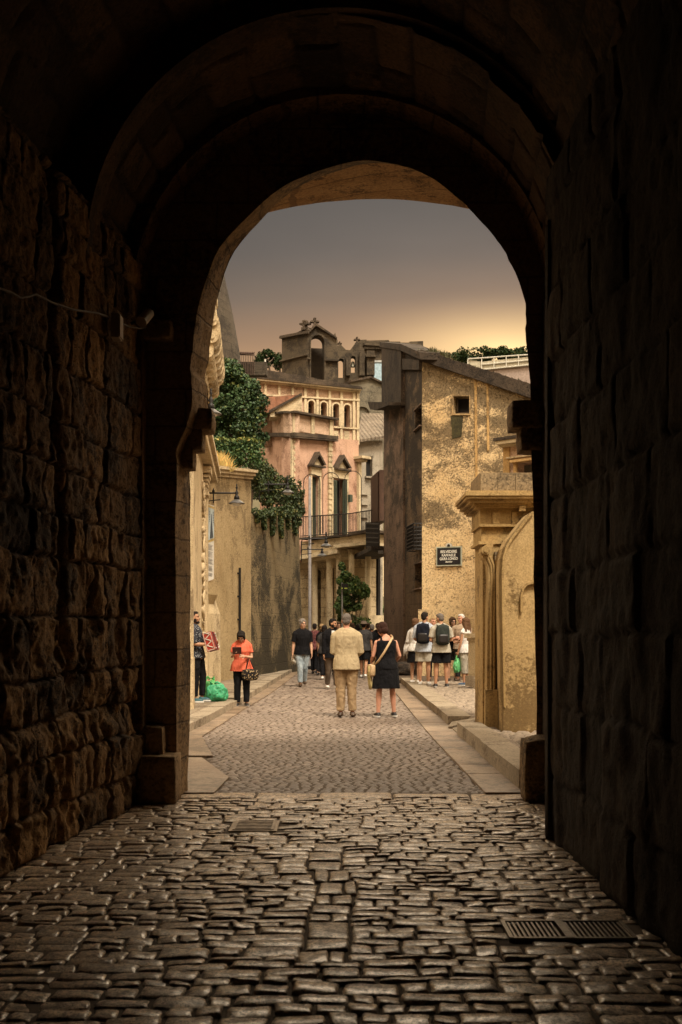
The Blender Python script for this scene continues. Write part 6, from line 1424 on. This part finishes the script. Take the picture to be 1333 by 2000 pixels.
carrier('fuller crumpled green carrier bag standing nearer the kerb at the busker feet', 424, 1370, .34, .30, M_bag2, 9, -.2)

# 7 the chatting group on the pavement
GR = 'tourists chatting on the pavement'
Z = .13
p = Person('woman in white blouse and black skirt with a white shawl over her arm', 812, 1334, 1.64, 150, Z, 'f', 'fair', ('bob', 'chestnut'), (-30, 0), armL=((.25, .1, -1), (-.3, -.75, -.45)), armR=((.2, -.1, -1), (-.5, -.7, .1)), group=GR, wide=1.05)
p.top(f_white, .86, 1.5, .026, .06, 'blouse'); p.skirt(f_black, .55, 1.0); p.shoes(l_white)
h = p.arm[1][1] + (p.arm[1][2] - p.arm[1][1]) * .5; a = MB()
for k in range(6): a.tube([h + Vector((-.06 + .03 * k, .05, .05)), h + Vector((-.04 + .03 * k, -.06, .06)), h + Vector((-.05 + .035 * k, -.10, -.12)), h + Vector((-.06 + .04 * k, -.09, -.30 - .05 * (k % 3)))], [.035, .035, .032, .018], 8)
for k in range(6): a.tube([h + Vector((-.06 + .03 * k, .05, .05)), h + Vector((-.05 + .035 * k, .10, -.12)), h + Vector((-.06 + .04 * k, .10, -.28 - .05 * (k % 2)))], [.035, .032, .018], 8)
p.item('shawl', 'crumpled white shawl draped over the arm of the woman in white', 'shawl', h, [('cloth', a, f_white)])
p = Person('man in pale blue shirt and white shorts seen from behind', 829, 1338, 1.78, 168, Z, 'm', 'tan', ('short', 'black'), (-28, 4), armL=((.15, 0, -1), (-.3, -.8, -.2)), armR=((.15, 0, -1), (-.3, -.8, -.2)), face=False, group=GR)
p.top(f_blue, .80, .9, .026, .06); p.trousers(f_cream, .82, .026, name='shorts'); p.shoes(l_white, l_grey); p.backpack('navy backpack on the back of the man in pale blue shirt', f_navy, l_black)
p = Person('blonde woman facing this way between the two men with backpacks', 846, 1331, 1.66, 10, Z, 'f', 'pink', ('short', 'blonde'), (18, -4), armL=((.15, -.05, -1), (-.4, -.8, 0)), armR=((.12, 0, -1), (0, -.2, -1)), group=GR)
p.top(f_char, .86, .6, .02, .05, 'blouse'); p.trousers(f_black, 1.9, .012); p.shoes(l_brown)
p = Person('man with cropped grey hair in cream shirt and black shorts seen from behind', 862, 1342, 1.74, 186, Z, 'm', 'tan', ('short', 'greying'), (34, 10), armL=((.2, 0, -1), (-.3, -.8, .0)), armR=((.22, -.05, -1), (-.45, -.8, .1)), face=False, group=GR, wide=1.12, stance=.13)
p.top(f_cream, .82, .75, .026, .05); p.trousers(f_black, .80, .028, name='shorts'); p.shoes(l_black, l_grey); p.backpack('dark green backpack on the back of the man in cream shirt', f_teal, l_black)
p = Person('woman with tied brown hair and glasses in a black top facing this way', 884, 1330, 1.68, 8, Z, 'f', 'fair', ('bob', 'brown'), (12, 4), armL=((.2, -.1, -1), (-.6, -.7, .15)), armR=((.2, -.1, -1), (-.6, -.7, .1)), group=GR)
p.top(f_black, .86, .7, .022, .05, 'blouse'); p.trousers(f_char, .82, .02, name='shorts'); p.shoes(l_black)
gl = MB()
for sd in (1, -1):
    for k in range(12):
        a0, a1 = 2 * PI * k / 12, 2 * PI * (k + 1) / 12; gl.tube([p.hc + p.HR @ Vector((sd * .034 + .026 * math.cos(a0), -.097, .0 + .02 * math.sin(a0))), p.hc + p.HR @ Vector((sd * .034 + .026 * math.cos(a1), -.097, .0 + .02 * math.sin(a1)))], .004, 4)
    gl.tube([p.hc + p.HR @ Vector((sd * .06, -.095, .005)), p.hc + p.HR @ Vector((sd * .08, .0, .005))], .004, 4)
p.Q(gl); link_mesh('glasses', gl.v, gl.f, l_black, p.root)
p = Person('white haired man with folded arms in tan shirt at the back of the group', 902, 1331, 1.76, -22, Z, 'm', 'pink', ('short', 'white'), (-22, 4), armL=((.18, -.15, -1), (-.92, -.42, .12)), armR=((.18, -.15, -1), (-.92, -.42, .02)), group=GR, wide=1.08)
p.top(f_beige, .84, .8, .024, .05); p.trousers(f_char, 1.9, .014); p.shoes(l_brown)
p = Person('woman with long chestnut hair in white sleeveless top and cropped trousers', 910, 1339, 1.64, -127, Z, 'f', 'tan', ('long', 'chestnut'), (-10, 0), armL=((.14, -.10, -1), (.0, -.35, -1)), armR=((.16, -.15, -1), (-.5, -.8, .05)), group=GR, wide=1.04, face=True)
p.top(f_white, .84, .12, .02, .05, 'blouse'); p.trousers(f_cream, 1.45, .022); p.shoes(plain('blue_shoe', (.05, .09, .16), .5), l_white)
h = p.arm[1][2] + p.arm[1][3] * .10; vs, fs = blob_box(h + Vector((0, 0, -.26)), (.20, .14, .34), 21, None, 12, .55, .30); vs = [Vector((h.x + (v.x - h.x) * min(1, .45 + (h.z - v.z) * 2.2), h.y + (v.y - h.y) * min(1, .45 + (h.z - v.z) * 2.2), v.z)) for v in vs]; a = MB(); a.add(vs, fs); b = MB()
for sd in (1, -1): b.tube([h + Vector((sd * .06, 0, -.14)), h + Vector((sd * .03, 0, -.03)), h], [.022, .012, .012], 6)
p.item('carrier_bag', 'small bright green carrier bag in the hand of the long haired woman', 'carrier bag', h + Vector((0, 0, -.44)), [('sack', a, plastic('lime_plastic', (.14, .55, .20))), ('handle', b, M_bag)])

# 8 the crowd walking away down the street
CR = 'crowd walking down the street'
def walker(label, px, Y, H, rz, sex='m', hair=('short', 'black'), top_=f_char, bot=f_black, head=(0, 0), sleeve=.7, kind='trousers', length=1.92, step=1, sk='dark', zg=0.0, shoe=l_black, **kw):
    a, b = ((.0, -.22, -1), (0, .02, -1)), ((.0, .16, -1), (0, .42, -1))
    p = Person(label, px, 0, H, rz, zg, sex, sk, hair, head, legL=a if step > 0 else b, legR=b if step > 0 else a, face=abs(((rz + 180) % 360) - 180) < 100, near=False, Y=Y, group=CR, stance=.08, **kw)
    p.top(top_, .84, sleeve, .022, .05)
    if kind == 'skirt': p.skirt(bot, .5, 1.0)
    else: p.trousers(bot, length, .015, name='shorts' if length < 1.2 else 'trousers')
    p.shoes(shoe); return p
p = walker('man in wide brimmed hat, charcoal shirt and dark shorts, hand raised, walking away', 711, 35.0, 1.74, 172, top_=f_dusk, bot=f_black, length=.85, sk='tan', armL=((.25, -.3, -1), (.55, -.35, .75)), wide=1.18, shoe=l_white)
mb = MB(); R_ = p.HR; c0 = p.hc
for i, (r_, z) in enumerate(((.0, .0),)): pass
prof = [(.17, .045), (.175, .055), (.10, .065), (.092, .12), (.06, .145), (.01, .148)]
mb.rings([[c0 + R_ @ Vector((r_ * math.cos(2 * PI * j / 16), .012 + r_ * 1.1 * math.sin(2 * PI * j / 16), z)) for j in range(16)] for r_, z in prof]); p.Q(mb); link_mesh('hat', mb.v, mb.f, f_brown, p.root, True)
walker('woman with piled blonde hair in dark clothes behind the man in jeans', 630, 36.5, 1.66, 160, 'f', ('curly', 'blonde'), f_black, f_black, step=-1)
p = walker('person in maroon patterned shirt carrying a bag near the grey mast', 615, 38.0, 1.70, 172, 'm', ('short', 'black'), f_maroon, f_black)
walker('dark haired person in pale grey shirt behind the man in the jacket', 634, 33.5, 1.62, 184, 'f', ('bob', 'black'), f_dusk, f_black, step=-1, shoe=l_white)
walker('dark haired woman in maroon top glimpsed beside the beige shirt', 661, 36.0, 1.74, 20, 'f', ('long', 'brown'), f_maroon, f_black)
walker('man in dark blue grey shirt just beyond the beige shirt', 689, 38.5, 1.72, 176, 'm', ('short', 'brown'), f_dusk, f_black, step=-1)
walker('tall man in black walking away near the bush', 708, 46.0, 1.80, 180, 'm', ('short', 'black'), f_black, f_black)
walker('grey haired person in black walking away beside the sooty wall', 727, 36.5, 1.66, 178, 'f', ('short', 'greying'), f_black, f_black, step=-1)
walker('person in black coat by the corner of the sooty house', 738, 40.0, 1.72, 182, 'm', ('short', 'brown'), f_black, f_char)
walker('bald man in black in the middle of the crowd', 719, 41.0, 1.74, 178, 'm', ('short', 'brown'), f_char, f_black, step=-1)
walker('distant walker in dark clothes at the end of the street', 731, 47.0, 1.78, 180, 'm', ('short', 'black'), f_char, f_black)
walker('distant woman in grey at the end of the street', 741, 50.0, 1.70, 176, 'f', ('long', 'brown'), f_dusk, f_black, step=-1)
walker('short person in black beside the sooty wall, nearly hidden by the black dress', 747, 42.0, 1.66, 180, 'f', ('bob', 'black'), f_black, f_black)
walker('tall broad man in black near the end of the crowd', 724, 44.0, 1.82, 180, 'm', ('short', 'black'), f_black, f_black, step=-1)
walker('woman in charcoal in the middle distance behind the raised hand', 699, 41.0, 1.68, 178, 'f', ('long', 'black'), f_char, f_black)
